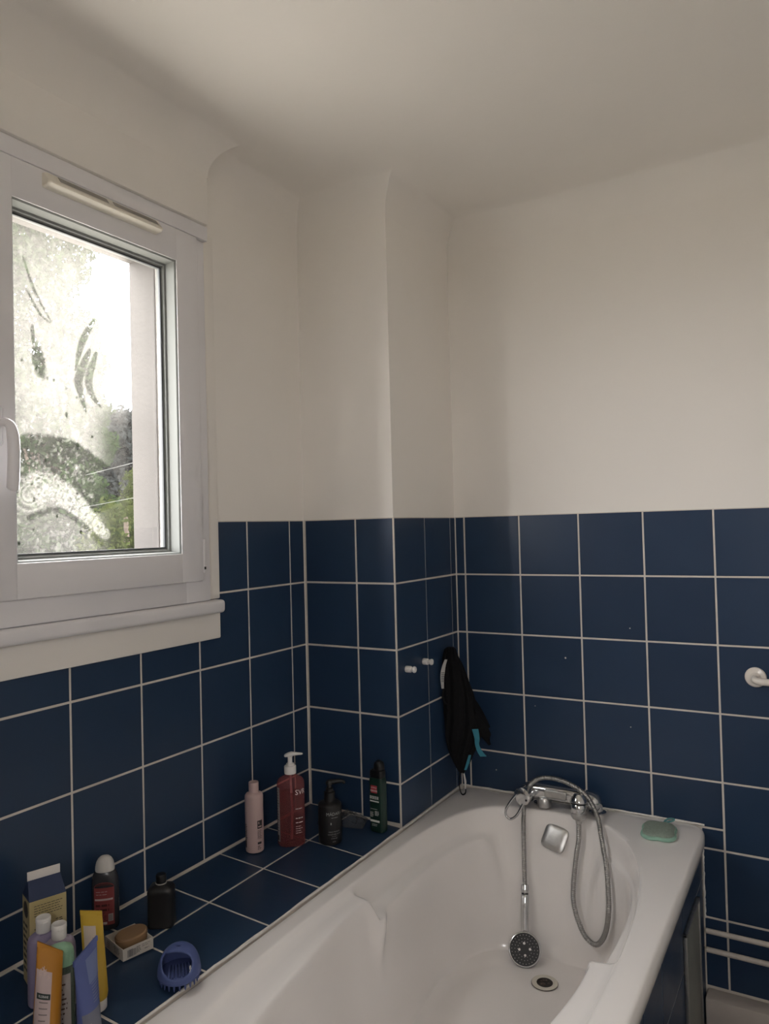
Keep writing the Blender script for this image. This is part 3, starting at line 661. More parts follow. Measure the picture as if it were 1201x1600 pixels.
# ------------------------------------------------------------------ grab bar on the back wall
gb = thing('grab_bar', 'white enamelled grab bar on the tiled back wall', 'grab bar', (1.268, PY, -0.485))
WHT = mat('white_gloss', (0.76, 0.71, 0.65), 0.2)
for x in (0.0, 0.46):
    MB().lathe([(0.028, 0.0005), (0.0285, 0.004), (0.026, 0.0075), (0.015, 0.0105), (0.011, 0.016)], 36, M=axis_mat((x, 0, 0), (0, -1, 0))).build('flange', WHT, gb)
MB().tube(catmull([(0, -0.012, 0), (0.0, -0.030, 0), (0.004, -0.046, -0.001), (0.018, -0.056, -0.002), (0.05, -0.058, -0.002), (0.23, -0.058, -0.002), (0.41, -0.058, -0.002), (0.442, -0.056, -0.002), (0.456, -0.046, -0.001), (0.46, -0.030, 0), (0.46, -0.012, 0)], 8), 0.0098, 18).build('bar', WHT, gb)

# ------------------------------------------------------------------ hooks on the pier, garment hanging
for y, z, lab in ((0.052, -0.464, 'small white wall knob nearest the outer edge of the pier'), (0.166, -0.460, 'small white wall knob between the pier edge and the hanging black garment'), (0.326, -0.453, 'small white wall knob holding up the black garment')):
    k = thing('wall_hook', lab, 'hook', (PX, y, z), 0, 'white knobs on the pier')
    Mx = axis_mat((0, 0, 0), (1, 0, 0))
    MB().lathe([(0.0095, 0.0004), (0.0100, 0.002), (0.0100, 0.017), (0.0085, 0.019)], 24, M=Mx).build('base', WHITEP, k)
    MB().lathe([(0.0045, 0.0188), (0.0045, 0.023), (0.0085, 0.025), (0.0100, 0.029), (0.0085, 0.033), (0.004, 0.0345)], 24, M=Mx).build('knob', WHITEP, k)
CLOTH = mat('black_cloth', (0.006, 0.006, 0.007), 0.85, noise=0.3, nscale=50, bump=0.5, bscale=120, spec=0.25)
gar = thing('hanging_garment', 'black garment with turquoise trim hanging from the pier by the corner', 'garment', (0, 0, 0))
P0 = Vector((0.354, 0.298, 0)); DD = Vector((0.861, 0.509, 0)).normalized(); NN = Vector((DD.y, -DD.x, 0))
SEC = [(-0.434, 0.002, 0.026, 0.012), (-0.440, -0.006, 0.032, 0.020), (-0.462, -0.012, 0.038, 0.026), (-0.494, -0.017, 0.053, 0.028), (-0.537, -0.018, 0.069, 0.029), (-0.580, -0.017, 0.083, 0.030), (-0.612, -0.015, 0.091, 0.030), (-0.645, -0.013, 0.098, 0.030),
       (-0.676, -0.011, 0.106, 0.029), (-0.708, -0.012, 0.109, 0.028), (-0.730, -0.010, 0.107, 0.026), (-0.750, -0.007, 0.101, 0.024), (-0.772, -0.002, 0.091, 0.021), (-0.793, 0.003, 0.079, 0.018), (-0.815, 0.013, 0.069, 0.013), (-0.834, 0.023, 0.061, 0.009), (-0.850, 0.033, 0.048, 0.004)]
rings = []
SECI = []
for i in range(len(SEC)-1):
    for k in range(4):
        t = k/4; SECI.append(tuple(a+(b-a)*t for a, b in zip(SEC[i], SEC[i+1])))
SECI.append(SEC[-1])
for z, s0, s1, th in SECI:
    ring = []
    for j in range(72):
        a = 2*PI*j/72; c, s = math.cos(a), math.sin(a)
        m_ = (s0+s1)/2; hw = (s1-s0)/2
        fold = 1+0.20*math.sin(7*a+3*math.sin(z*9))+0.10*math.sin(13*a+z*40)
        off = th*s*(0.75+0.25*fold)*max(0.35, fold*0.8)
        q = P0+DD*(m_+hw*c*(1+0.03*math.sin(9*a+z*60)))+NN*off
        ring.append((max(q.x, PX+0.004), min(q.y, PY-0.004), z-0.05*0.0*c))
    rings.append(ring)
MB().loft(rings).build('cloth', CLOTH, gar, angle=70, fixn=True)
# side flap (leg) sticking out to the right, with turquoise band
rings = []
for t in np.linspace(0, 1, 12):
    s_ = 0.085+0.050*t; zc = -0.662-0.040*t-0.03*t*t; hgt = 0.052*(1-0.5*t)+0.004; th = 0.020*(1-0.55*t)
    rings.append([tuple(P0+DD*(s_+0.004*math.sin(5*a))+NN*(th*math.cos(a)*(1+0.2*math.sin(3*a)))+Vector((0, 0, zc+hgt*math.sin(a)))) for a in [2*PI*j/28 for j in range(28)]])
MB().loft(rings).build('leg_flap', CLOTH, gar, angle=70, fixn=True)
TEAL = mat('turquoise_cloth', (0.035, 0.21, 0.29), 0.8, noise=0.15, nscale=60, bump=0.3)
def ribbon(mb, pts, wid, wdir, th=0.0014):
    P = catmull(pts, 6); wdir = Vector(wdir).normalized(); r_ = []
    for i, p in enumerate(P):
        w_ = wid[0]+(wid[1]-wid[0])*abs(2*i/(len(P)-1)-1) if isinstance(wid, tuple) else wid
        tg = (P[min(i+1, len(P)-1)]-P[max(i-1, 0)]).normalized(); nn = tg.cross(wdir).normalized()
        r_.append([p-wdir*w_-nn*th, p+wdir*w_-nn*th, p+wdir*w_+nn*th, p-wdir*w_+nn*th])
    mb.loft(r_); return mb
def gp(s_, z, n_): return P0+DD*s_+NN*n_+Vector((0, 0, z))
ribbon(MB(), [gp(0.085, -0.700, 0.027), gp(0.090, -0.728, 0.031), gp(0.090, -0.750, 0.029), gp(0.098, -0.772, 0.028), gp(0.110, -0.790, 0.026)], (0.0065, 0.0105), DD).build('turquoise_trim', TEAL, gar, fixn=True)
ribbon(MB(), [gp(0.067, -0.788, 0.014), gp(0.060, -0.813, 0.012), gp(0.051, -0.838, 0.009)], (0.005, 0.004), DD).build('turquoise_trim', TEAL, gar, fixn=True)
LABELM = mat('care_label', (0.55, 0.54, 0.52), 0.8)
lb = ribbon(MB(), [gp(-0.004, -0.470, 0.027), gp(-0.013, -0.496, 0.029), gp(-0.018, -0.530, 0.028), gp(-0.017, -0.565, 0.024)], (0.007, 0.004), DD+NN*0.4).build('care_label', LABELM, gar, fixn=True)
lt = MB()
for k in range(6):
    z = -0.512-k*0.0058; lt.tube([gp(-0.021, z, 0.0290), gp(-0.010, z, 0.0325)], 0.0010, 5)
lt.build('print', INK, lb)
MB().tube(catmull([gp(-0.012, -0.565, 0.024), gp(-0.018, -0.590, 0.026), gp(-0.012, -0.612, 0.030), gp(-0.002, -0.610, 0.034), gp(-0.004, -0.585, 0.034)], 6), 0.0032, 8).build('drawcord', CLOTH, gar)
ribbon(MB(), [gp(0.034, -0.845, 0.004), gp(0.031, -0.870, 0.004), gp(0.031, -0.898, 0.004), gp(0.038, -0.918, 0.008), gp(0.050, -0.912, 0.008), gp(0.050, -0.880, 0.004), gp(0.044, -0.845, 0.004)], 0.0035, NN).build('strap', CLOTH, gar, fixn=True)
ribbon(MB(), [gp(0.046, -0.850, 0.008), gp(0.050, -0.876, 0.008), gp(0.049, -0.900, 0.010)], (0.0035, 0.002), DD).build('strap_lining', LABELM, gar, fixn=True)

# ------------------------------------------------------------------ things on the ledge
def on_ledge(x, y): return (x, y, zl(x)+0.0012)
FACE = lambda x, y: math.atan2(CAM.y-y, CAM.x-x)       # direction towards where the photographer stands
# pale pink bottle
x, y = 0.070, -0.352; a = FACE(x, y)
b = thing('shampoo_bottle', 'slim pale pink bottle with matching screw cap on the ledge', 'bottle', on_ledge(x, y), a)
PINK = mat('pale_pink_plastic', (0.54, 0.40, 0.385), 0.45)
MB().lathe([(0.022, 0), (0.0245, 0.002), (0.025, 0.006), (0.025, 0.148), (0.0245, 0.152), (0.021, 0.157), (0.0135, 0.160), (0.0125, 0.163)], 40).build('body', PINK, b)
MB().lathe([(0.0133, 0.1632), (0.0135, 0.164), (0.0135, 0.186), (0.0128, 0.1875), (0.0105, 0.1865), (0.010, 0.1862)], 32).build('cap', PINK, b)
fn = se_wrap(0.025, 0.025, 2, 0); pr = MB()
put_rect(pr, 0.008, 0.024, 0.066, 0.088, fn)
for k in range(13): put_lines(pr, 0.008, 0.022, 0.062-k*0.0019, 1, 0.002, 0.0008, fn, 0.25, 0.005)
put_rect(pr, 0.008, 0.020, 0.024, 0.030, fn); put_lines(pr, 0.008, 0.020, 0.020, 4, 0.003, 0.0014, fn, 0.3, 0.006)
for k in range(9): put_lines(pr, -0.032, -0.020, 0.078-k*0.005, 1, 0.005, 0.003, fn, 0.5, 0.006)
put_rect(pr, -0.033, -0.026, 0.014, 0.034, fn)
pr.build('print', INK, b, smooth=False)
lw = MB(); put_text(lw, 'R', 0.010, 0.0125, 0.081, lambda u, v: se_wrap(0.025, 0.025, 2, 0, 0.0009)(u, v)); put_rect(lw, 0.010, 0.021, 0.070, 0.073, se_wrap(0.025, 0.025, 2, 0, 0.0009)); lw.build('reversed_print', PINK, b, smooth=False)
# pink gel with white pump
x, y = 0.128, -0.262; a = FACE(x, y)
b = thing('shower_gel', 'large translucent pink gel bottle with white pump', 'bottle', on_ledge(x, y), a-0.05)
def clear_plastic(name, tint, film=0.35, rough=0.12, film_rgb=None):
    m = bpy.data.materials.new(name); m.use_nodes = True; nt = m.node_tree; nt.nodes.clear()
    o = nt.nodes.new('ShaderNodeOutputMaterial'); t = nt.nodes.new('ShaderNodeBsdfTransparent'); t.inputs[0].default_value = (*tint, 1)
    p = nt.nodes.new('ShaderNodeBsdfPrincipled'); p.inputs['Base Color'].default_value = (*(film_rgb or tint), 1); p.inputs['Roughness'].default_value = rough
    mx = nt.nodes.new('ShaderNodeMixShader'); lw_ = nt.nodes.new('ShaderNodeLayerWeight'); lw_.inputs[0].default_value = 0.25
    ma = nt.nodes.new('ShaderNodeMath'); ma.operation = 'MULTIPLY_ADD'; ma.inputs[1].default_value = 0.45; ma.inputs[2].default_value = film; ma.use_clamp = True
    nt.links.new(lw_.outputs['Facing'], ma.inputs[0]); nt.links.new(ma.outputs[0], mx.inputs[0]); nt.links.new(t.outputs[0], mx.inputs[1]); nt.links.new(p.outputs[0], mx.inputs[2]); nt.links.new(mx.outputs[0], o.inputs[0])
    return m
GELM = clear_plastic('pink_clear_plastic', (0.86, 0.58, 0.58), 0.20, 0.15, (0.46, 0.16, 0.165))
LIQ = clear_plastic('pink_gel', (0.74, 0.46, 0.47), 0.06, 0.2, (0.26, 0.07, 0.075))
S = lambda k, z, n_=2.6: se_ring(0.030*k, 0.0385*k, n_, z, 56)
MB().loft([S(0.90, 0), S(0.97, 0.002), S(1, 0.006), S(1, 0.168), S(0.97, 0.174), S(0.86, 0.181), S(0.62, 0.187), S(0.42, 0.190, 2), S(0.40, 0.196, 2)]).build('body', GELM, b)
MB().loft([S(0.88, 0.003), S(0.96, 0.007), S(0.96, 0.142)]).build('gel', LIQ, b)
MB().tube([(0, 0, 0.012), (0.004, 0.004, 0.10), (0, 0, 0.19)], 0.0035, 10).build('dip_tube', mat('tube_plastic', (0.5, 0.36, 0.36), 0.4), b)
pp = MB(); pp.lathe([(0.0165, 0.1962), (0.0168, 0.198), (0.0168, 0.216), (0.0155, 0.218), (0.0115, 0.219), (0.011, 0.2235), (0.008, 0.2245), (0.0065, 0.228), (0.0065, 0.240), (0.0075, 0.244)], 28); pp.build('pump', WHITEP, b)
ph = MB(); rr_ = []
for t, wy, hz in ((-0.016, 0.003, 0.002), (-0.014, 0.007, 0.004), (-0.006, 0.0095, 0.006), (0.004, 0.009, 0.0062), (0.014, 0.006, 0.0048), (0.024, 0.0045, 0.0035), (0.032, 0.004, 0.003), (0.036, 0.003, 0.002)):
    zc = 0.246+0.004*sst(-0.016, 0.005, t)-0.005*sst(0.012, 0.036, t)*0.2
    rr_.append([(p0*1.0, t, zc+p1) for p0, p1, _ in se_ring(wy, hz, 2.2, 0, 20)])
ph.loft(rr_); ph.build('pump_head', WHITEP, b, fixn=True)
fn = se_wrap(0.030, 0.0385, 2.6, 0); pr = MB()
put_text(pr, 'SVR', 0.020, 0.030, 0.150, fn)
put_lines(pr, 0.014, 0.034, 0.106, 1, 0.006, 0.0020, fn, 0.1, 0.006); put_lines(pr, 0.014, 0.036, 0.080, 2, 0.012, 0.0022, fn, 0.05, 0.008); put_lines(pr, 0.014, 0.034, 0.057, 4, 0.006, 0.0012, fn, 0.3, 0.006)
pr.build('print', WHITEINK, b, smooth=False)
lbm = MB(); put_rect(lbm, -0.044, -0.032, 0.014, 0.164, fn, 4); lbm.build('back_label', mat('grey_label', (0.30, 0.28, 0.28), 0.6), b, smooth=False)
pr = MB(); fn2 = se_wrap(0.030, 0.0385, 2.6, 0, 0.0009); put_lines(pr, -0.043, -0.034, 0.158, 16, 0.0075, 0.0016, fn2, 0.3, 0.005); put_rect(pr, -0.043, -0.035, 0.018, 0.032, fn2, 3); pr.build('label_print', INK, b, smooth=False)
# black pump bottle
x, y = 0.212, -0.192; a = FACE(x, y)
b = thing('soap_dispenser', 'matt black pump bottle with white lettering on the ledge', 'bottle', on_ledge(x, y), a)
BLK = mat('matt_black_bottle', (0.013, 0.0125, 0.013), 0.4)
MB().lathe([(0.030, 0), (0.0325, 0.002), (0.0335, 0.006), (0.0335, 0.104), (0.0325, 0.108), (0.028, 0.112), (0.016, 0.116), (0.0145, 0.119)], 44).build('body', BLK, b)
MB().lathe([(0.0155, 0.1192), (0.0155, 0.122), (0.0150, 0.140), (0.0105, 0.142), (0.0105, 0.150), (0.007, 0.152), (0.006, 0.158), (0.0095, 0.160), (0.0105, 0.166), (0.008, 0.171)], 28).build('pump', BLK, b)
MB().tube(catmull([(0, -0.004, 0.166), (0, 0.016, 0.168), (0.001, 0.032, 0.169), (0.002, 0.040, 0.167), (0.002, 0.043, 0.162)], 5), [0.0075]*5+[0.006]*5+[0.0048]*5+[0.0045]*6, 12).build('spout', BLK, b)
fn = se_wrap(0.0335, 0.0335, 2, 0.0); pr = MB()
put_text(pr, 'M\u00c1DARA', 0.0125, 0.0135, 0.087, fn, 0.95); put_lines(pr, 0.004, 0.023, 0.0775, 1, 0.004, 0.0012, fn, 0, 0.004)
put_rect(pr, 0.001, 0.004, 0.058, 0.064, fn)
put_text(pr, 'WILD WOODS', 0.0052, 0.0125, 0.038, fn); put_text(pr, 'MOISTURE SOAP', 0.0052, 0.0125, 0.031, fn)
put_lines(pr, 0.004, 0.020, 0.026, 1, 0.005, 0.0008, fn, 0.1, 0.005); put_lines(pr, 0.002, 0.021, 0.0205, 1, 0.005, 0.0012, fn, 0.05, 0.005); put_lines(pr, 0.006, 0.017, 0.0115, 1, 0.005, 0.0012, fn, 0.1, 0.005)
pr.build('lettering', mat('grey_print', (0.34, 0.34, 0.335), 0.6), b, smooth=False)
# dark green flat bottle by the pier
x, y = 0.291, -0.056; a = FACE(x, y)-0.62
b = thing('hair_lotion', 'flat dark green bottle with red label standing beside the pier', 'bottle', on_ledge(x, y), a)
GRN = mat('dark_green_plastic', (0.008, 0.030, 0.022), 0.35)
S = lambda k, z, dx=0: se_ring(0.0165*k, 0.0235*k, 4.5, z, 56)
MB().loft([S(0.93, 0), S(0.99, 0.003), S(1, 0.007), S(1, 0.140), S(0.985, 0.150), S(0.9, 0.157)]).build('body', GRN, b)
MB().loft([S(0.90, 0.1573), S(0.92, 0.160), S(0.92, 0.172), S(0.86, 0.178), S(0.6, 0.181)]).build('collar', BLACKP, b)
cp = MB(); cp.loft([se_ring(0.0145, 0.0155, 2.4, z, 32, 0, 0.006) if k == 1 else se_ring(0.0145*k, 0.0155*k, 2.4, z, 32, 0, 0.006) for k, z in ((1, 0.1812), (1, 0.190), (0.96, 0.196), (0.8, 0.202), (0.45, 0.206))]); cp.build('cap', BLACKP, b)
FF = lambda e: (lambda u, v: (0.0165+e, u, v))
rl = MB(); put_rect(rl, -0.014, 0.008, 0.114, 0.136, FF(0.0003), 1); rl.build('red_label', mat('red_label', (0.36, 0.035, 0.05), 0.5), b, smooth=False)
pr = MB(); put_text(pr, 'PETROLE', 0.0050, -0.003, 0.1295, FF(0.0006)); put_text(pr, 'HAHN', 0.0085, -0.003, 0.1205, FF(0.0006))
put_lines(pr, -0.018, 0.014, 0.105, 3, 0.0032, 0.0018, FF(0.0004), 0.1, 0.006); put_rect(pr, -0.018, 0.014, 0.0885, 0.092, FF(0.0004), 1)
put_lines(pr, -0.016, 0.010, 0.068, 1, 0.003, 0.001, FF(0.0004), 0.1, 0.005); put_lines(pr, -0.018, -0.004, 0.058, 5, 0.0032, 0.0012, FF(0.0004), 0.3, 0.004); put_lines(pr, -0.001, 0.014, 0.062, 4, 0.0036, 0.0016, FF(0.0004), 0.3, 0.006)
put_rect(pr, -0.018, 0.015, 0.030, 0.036, FF(0.0004), 1); put_lines(pr, -0.012, 0.012, 0.024, 2, 0.004, 0.0012, FF(0.0004), 0.3, 0.004); pr.build('lettering', WHITEINK, b, smooth=False)
# crumpled clear wrapper behind the dispenser
x, y = 0.175, -0.075
cw = MB(); gx, gy = 26, 18; vs = []; r_ = np.random.default_rng(3)
for j in range(gy+1):
    for i in range(gx+1):
        u, v = i/gx*2-1, j/gy*2-1
        bulge = max(0, (1-u*u)*(1-v*v))**0.45
        vs.append((u*0.070*(1+0.08*r_.standard_normal()*bulge), v*0.040*(1+0.08*r_.standard_normal()*bulge), 0.003+0.033*bulge*(0.72+0.28*math.sin(5*u+3*v)*math.cos(4*v-2*u)+0.10*r_.standard_normal())))
for v in range(len(vs)): vs[v] = (vs[v][0], vs[v][1], max(0.0015, vs[v][2]))
cw.add(vs, [(j*(gx+1)+i, j*(gx+1)+i+1, (j+1)*(gx+1)+i+1, (j+1)*(gx+1)+i) for j in range(gy) for i in range(gx)])
cwo = cw.build('plastic_wrapper', clear_plastic('crumpled_clear_film', (0.80, 0.80, 0.80), 0.14, 0.18, (0.30, 0.31, 0.32)), smooth=True, angle=25)
cwo.location = (x, y, zl(x)+0.0045); cwo.rotation_euler = (0, 0.055, 0.35); tag(cwo, 'crumpled clear plastic wrapper behind the black pump bottle', 'wrapper')
# dark bottle with white dome cap and red label
x, y = 0.036, -0.820; a = FACE(x, y)-0.18
b = thing('shower_gel', 'dark translucent bottle with red label and white domed cap', 'bottle', on_ledge(x, y), a)
DKP = mat('smoked_plastic', (0.035, 0.036, 0.042), 0.25)
S = lambda k, z, kz=1: se_ring(0.0185*k*kz, 0.0290*k, 2.5, z, 56)
MB().loft([S(0.92, 0), S(0.98, 0.003), S(1, 0.008), S(1, 0.095), S(0.98, 0.105), S(0.90, 0.117), S(0.78, 0.124), S(0.72, 0.126)]).build('body', DKP, b)
MB().loft([se_ring(0.0165*k, 0.0205*k, 2.1, z, 40) for k, z in ((1, 0.1262), (1.02, 0.129), (1.0, 0.136), (0.90, 0.145), (0.72, 0.152), (0.45, 0.157), (0.15, 0.159))]).build('cap', mat('white_matte_cap', (0.62, 0.60, 0.57), 0.5), b)
fn = se_wrap(0.0185, 0.029, 2.5, 0); fn2 = se_wrap(0.0185, 0.029, 2.5, 0, 0.001)
RED = mat('dusty_red_label', (0.23, 0.045, 0.045), 0.5)
lbm = MB(); put_rect(lbm, -0.022, 0.022, 0.012, 0.094, fn, 14)
vs = [fn(0.022*math.cos(t)*1.0, 0.094+0.012*math.sin(t)) for t in np.linspace(0, PI, 17)]; lbm.add(vs, [tuple(range(17))]); lbm.build('label', RED, b, smooth=False)
pr = MB()
for k in range(20):
    u0, u1 = -0.019+k*0.0019, -0.019+(k+1)*0.0019; pr.add([fn2(u0, 0.097+0.003*math.sin((k)/20*PI)), fn2(u1, 0.097+0.003*math.sin((k+1)/20*PI)), fn2(u1, 0.0985+0.006*math.sin((k+1)/20*PI)), fn2(u0, 0.0985+0.006*math.sin(k/20*PI))], [(0, 1, 2, 3)])
put_rect(pr, -0.020, 0.018, 0.062, 0.0625, fn2); put_lines(pr, -0.018, 0.014, 0.058, 2, 0.010, 0.005, fn2, 0.4, 0.010); put_lines(pr, -0.018, 0.012, 0.040, 6, 0.0035, 0.0014, fn2, 0.4, 0.006); put_lines(pr, -0.016, 0.0, 0.016, 2, 0.004, 0.002, fn2, 0.4, 0.006)
pr.build('print', mat('maroon_print', (0.06, 0.012, 0.012), 0.6), b, smooth=False)
pr = MB(); put_rect(pr, -0.020, 0.019, 0.0665, 0.0705, fn2, 10); put_lines(pr, -0.017, 0.010, 0.086, 2, 0.006, 0.001, fn2, 0.4, 0.007); put_rect(pr, 0.009, 0.019, 0.020, 0.036, fn2, 3); put_rect(pr, -0.002, 0.006, 0.014, 0.019, fn2, 3)
pr.build('white_print', mat('offwhite_print', (0.50, 0.44, 0.42), 0.6), b, smooth=False)
pr = MB()
for k in range(7): put_rect(pr, 0.010+k*0.0012, 0.0105+k*0.0012, 0.021, 0.035, se_wrap(0.0185, 0.029, 2.5, 0, 0.0013), 1)
pr.build('barcode', INK, b, smooth=False)
# small black bottle
x, y = 0.133, -0.746; a = FACE(x, y)-0.25
b = thing('lotion_bottle', 'small squarish all-black bottle with thin pale neck ring', 'bottle', on_ledge(x, y), a)
S = lambda k, z: se_ring(0.0225*k, 0.0290*k, 5, z, 56)
MB().loft([S(0.97, 0), S(1.02, 0.002), S(1.02, 0.006), S(0.985, 0.010), S(0.985, 0.072), S(1.0, 0.074), S(0.99, 0.078), S(0.93, 0.084), S(0.8, 0.088), S(0.5, 0.0905), S(0.42, 0.092)]).build('body', BLK, b)
MB().lathe([(0.0122, 0.0922), (0.0125, 0.0928), (0.0125, 0.0940), (0.0120, 0.0944)], 28).build('neck_ring', mat('pale_ring', (0.42, 0.40, 0.38), 0.4), b)
MB().lathe([(0.0112, 0.0946), (0.0116, 0.096), (0.0116, 0.110), (0.0105, 0.1125), (0.006, 0.113)], 28).build('cap', BLACKP, b)
# soap in its open cardboard tray
x, y = 0.143, -0.847
b = thing('soap_box', 'open white cardboard tray printed with a barcode', 'box', on_ledge(x, y), -0.24)
CARD = mat('white_card', (0.60, 0.56, 0.50), 0.75, noise=0.06, nscale=20)
t_ = 0.0012; hx, hy_, hh = 0.041, 0.034, 0.024
bx = MB(); bx.box(-hx, hx, -hy_, hy_, 0, t_); bx.build('tray_bottom', CARD, b, smooth=False)
for nm, c in (('side', (-hx, hx, -hy_, -hy_+t_)), ('side', (-hx, hx, hy_-t_, hy_)), ('side', (-hx, -hx+t_, -hy_+t_, hy_-t_)), ('side', (hx-t_, hx, -hy_+t_, hy_-t_))):
    MB().box(c[0], c[1], c[2], c[3], t_, hh).build(nm, CARD, b, smooth=False)
pr = MB(); FX = lambda u, v: (hx+0.0003, u, v); FY = lambda u, v: (u, -hy_-0.0003, v)
u = -0.024
while u < -0.012:
    d = random.uniform(0.0005, 0.0016); put_rect(pr, u, u+d, 0.004, 0.019, FX, 1); u += d+random.uniform(0.0004, 0.001)
u = -0.011
while u < -0.006:
    d = random.uniform(0.0004, 0.001); put_rect(pr, u, u+d, 0.004, 0.018, FX, 1); u += d+0.0006
put_lines(pr, -0.004, 0.006, 0.019, 5, 0.0028, 0.0013, FX, 0.3, 0.004); put_lines(pr, 0.008, 0.028, 0.019, 2, 0.0035, 0.0008, FX, 0.3, 0.005); put_lines(pr, 0.014, 0.028, 0.009, 1, 0.004, 0.0012, FX, 0.3, 0.006)
put_lines(pr, -0.030, -0.016, 0.019, 4, 0.004, 0.0014, FY, 0.3, 0.005); put_lines(pr, 0.002, 0.026, 0.019, 4, 0.0036, 0.0016, FY, 0.2, 0.006)
pr.build('print', mat('grey_ink', (0.10, 0.10, 0.11), 0.7), b, smooth=False)
sb = thing('soap_bar', 'brown oval soap bar resting in the white cardboard tray', 'soap', (x+0.001, y+0.006, zl(x)+0.0215), 1.12)
sb.rotation_euler = (0.06, -0.10, 1.15)
SOAP = mat('brown_soap', (0.27, 0.165, 0.085), 0.45, noise=0.08, nscale=30)
MB().loft([se_ring(0.0335*k, 0.0245*k, 2.2, z, 48) for k, z in ((0.80, -0.012), (0.93, -0.0105), (1, -0.006), (1.0, 0.007), (0.985, 0.009), (0.93, 0.0112), (0.6, 0.0122), (0.2, 0.0124))]).build('soap', SOAP, sb)
sg = MB(); sg.loft([[(p[0], p[1], 0.0078) for p in se_ring(0.0340, 0.0250, 2.2, 0, 48)], [(p[0], p[1], 0.0086) for p in se_ring(0.0338, 0.0248, 2.2, 0, 48)]], True, True); sg.build('seam', SOAP, sb)

# scalp brush
x, y = 0.316, -0.870; a = FACE(x, y)
b = thing('scalp_brush', 'blue silicone scalp brush with hollow grip at the tub edge', 'brush', (x, y, zl(x)+0.0032), a)
b.rotation_euler = (0.0, 0.04, a)
BLU = mat('blue_silicone', (0.075, 0.105, 0.26), 0.55, noise=0.06, nscale=30, spec=0.35)
# shell: a dome with a big finger opening facing the viewer
ND, MD = 120, 56; rings = []
def dome(rad_, zt, z0, sc=1.0):
    R_ = []
    for i in range(MD+1):
        t = i/MD*PI/2*0.985; ct = math.cos(t)**0.78; R_.append([(rad_*ct*math.cos(2*PI*j/ND)*sc, rad_*ct*math.sin(2*PI*j/ND)*sc, z0+(zt-z0)*math.sin(t)) for j in range(ND)])
    return R_
A_ = dome(0.0425, 0.071, 0.016); B_ = dome(0.0375, 0.065, 0.018)
OC = Vector((0.034, -0.005, 0.047)); 
def keep(c): q = Vector(c)-OC; return (q.y/0.0300)**2+(q.z/0.0215)**2 > 1 or c[0] < 0
sh = MB(); o_ = len(sh.v)
for R_ in (A_, B_):
    for r_ in R_: sh.v += r_
nn_ = ND*(MD+1); fl = []
for i in range(MD):
    for j in range(ND):
        ids = (i*ND+j, i*ND+(j+1) % ND, (i+1)*ND+(j+1) % ND, (i+1)*ND+j)
        c = [sum(sh.v[k][q] for k in ids)/4 for q in range(3)]
        if keep(c): fl.append(ids)
edge = {}
for f_ in fl:
    for k in range(4):
        e = (f_[k], f_[(k+1) % 4]); edge[e] = 1
for f_ in fl: sh.f.append(f_); sh.f.append(tuple(nn_+k for k in reversed(f_)))
for (p, q) in edge:
    if (q, p) not in edge: sh.f.append((q, p, nn_+p, nn_+q))
sho = sh.build('grip', BLU, b, angle=60)
md = sho.modifiers.new('smooth', 'SMOOTH'); md.factor = 0.5; md.iterations = 14
MB().lathe([(0.030, 0.010), (0.040, 0.0125), (0.0425, 0.016), (0.0415, 0.020), (0.036, 0.0225), (0.02, 0.0235)], 56).build('base', BLU, b)
ir = MB()
for k in range(7):
    yk = -0.016+0.0055*k; ir.tube(catmull([(-0.006, yk*1.1, 0.028), (0.012, yk*1.2, 0.0265), (0.030, yk*1.25, 0.0235)], 4), 0.0022, 8)
ir.build('inner_ribs', BLU, b)
br = 0
for rad_, cnt in ((0.037, 22), (0.029, 17), (0.020, 11)):
    for k in range(cnt):
        aa = 2*PI*k/cnt; t = MB(); t.lathe([(0.0006, 0.0003), (0.0016, 0.004), (0.0024, 0.0128)], 8); ob = t.build('bristle', BLU, b) if br == 0 else None
        if br == 0: bm0 = ob.data
        else: ob = bpy.data.objects.new('bristle', bm0); COL.objects.link(ob); ob.parent = b
        ob.location = (rad_*math.cos(aa), rad_*math.sin(aa), 0); br += 1
mk = MB(); fnb = lambda u, v: tuple(Vector((0.0, 0.0, 0.0))+Vector((0.0412*math.cos(0.62+u/0.041)*math.cos(0.42+v/0.05), 0.0412*math.sin(0.62+u/0.041)*math.cos(0.42+v/0.05), 0.016+0.0575*math.sin(0.42+v/0.05))))
put_text(mk, 'JL', 0.0105, 0, 0, fnb, 0.9); put_rect(mk, -0.0045, 0.0045, -0.0062, -0.005, fnb, 3); mk.build('mark', WHITEINK, b, smooth=False)
# small notch of the grip's slit
MB().tube([(0.000, 0.0055, 0.0695), (0.008, 0.005, 0.0690), (0.015, 0.0045, 0.0670)], 0.0012, 6).build('slit', INK, b)

# ------------------------------------------------------------------ cluster at the near end of the ledge
# gable carton
e1 = Vector((0.347, 0.938, 0)); e2 = Vector((-0.938, 0.347, 0))
cpos = Vector((0.097, -1.046, 0)); W1, W2 = 0.069, 0.052
cc = cpos+e1*W1/2+e2*W2/2; zb = zl(cc.x)+0.0016
b = thing('gable_carton', 'yellow carton with navy gable top and white top seal', 'carton', (cc.x, cc.y, zb), math.atan2(e1.y, e1.x))
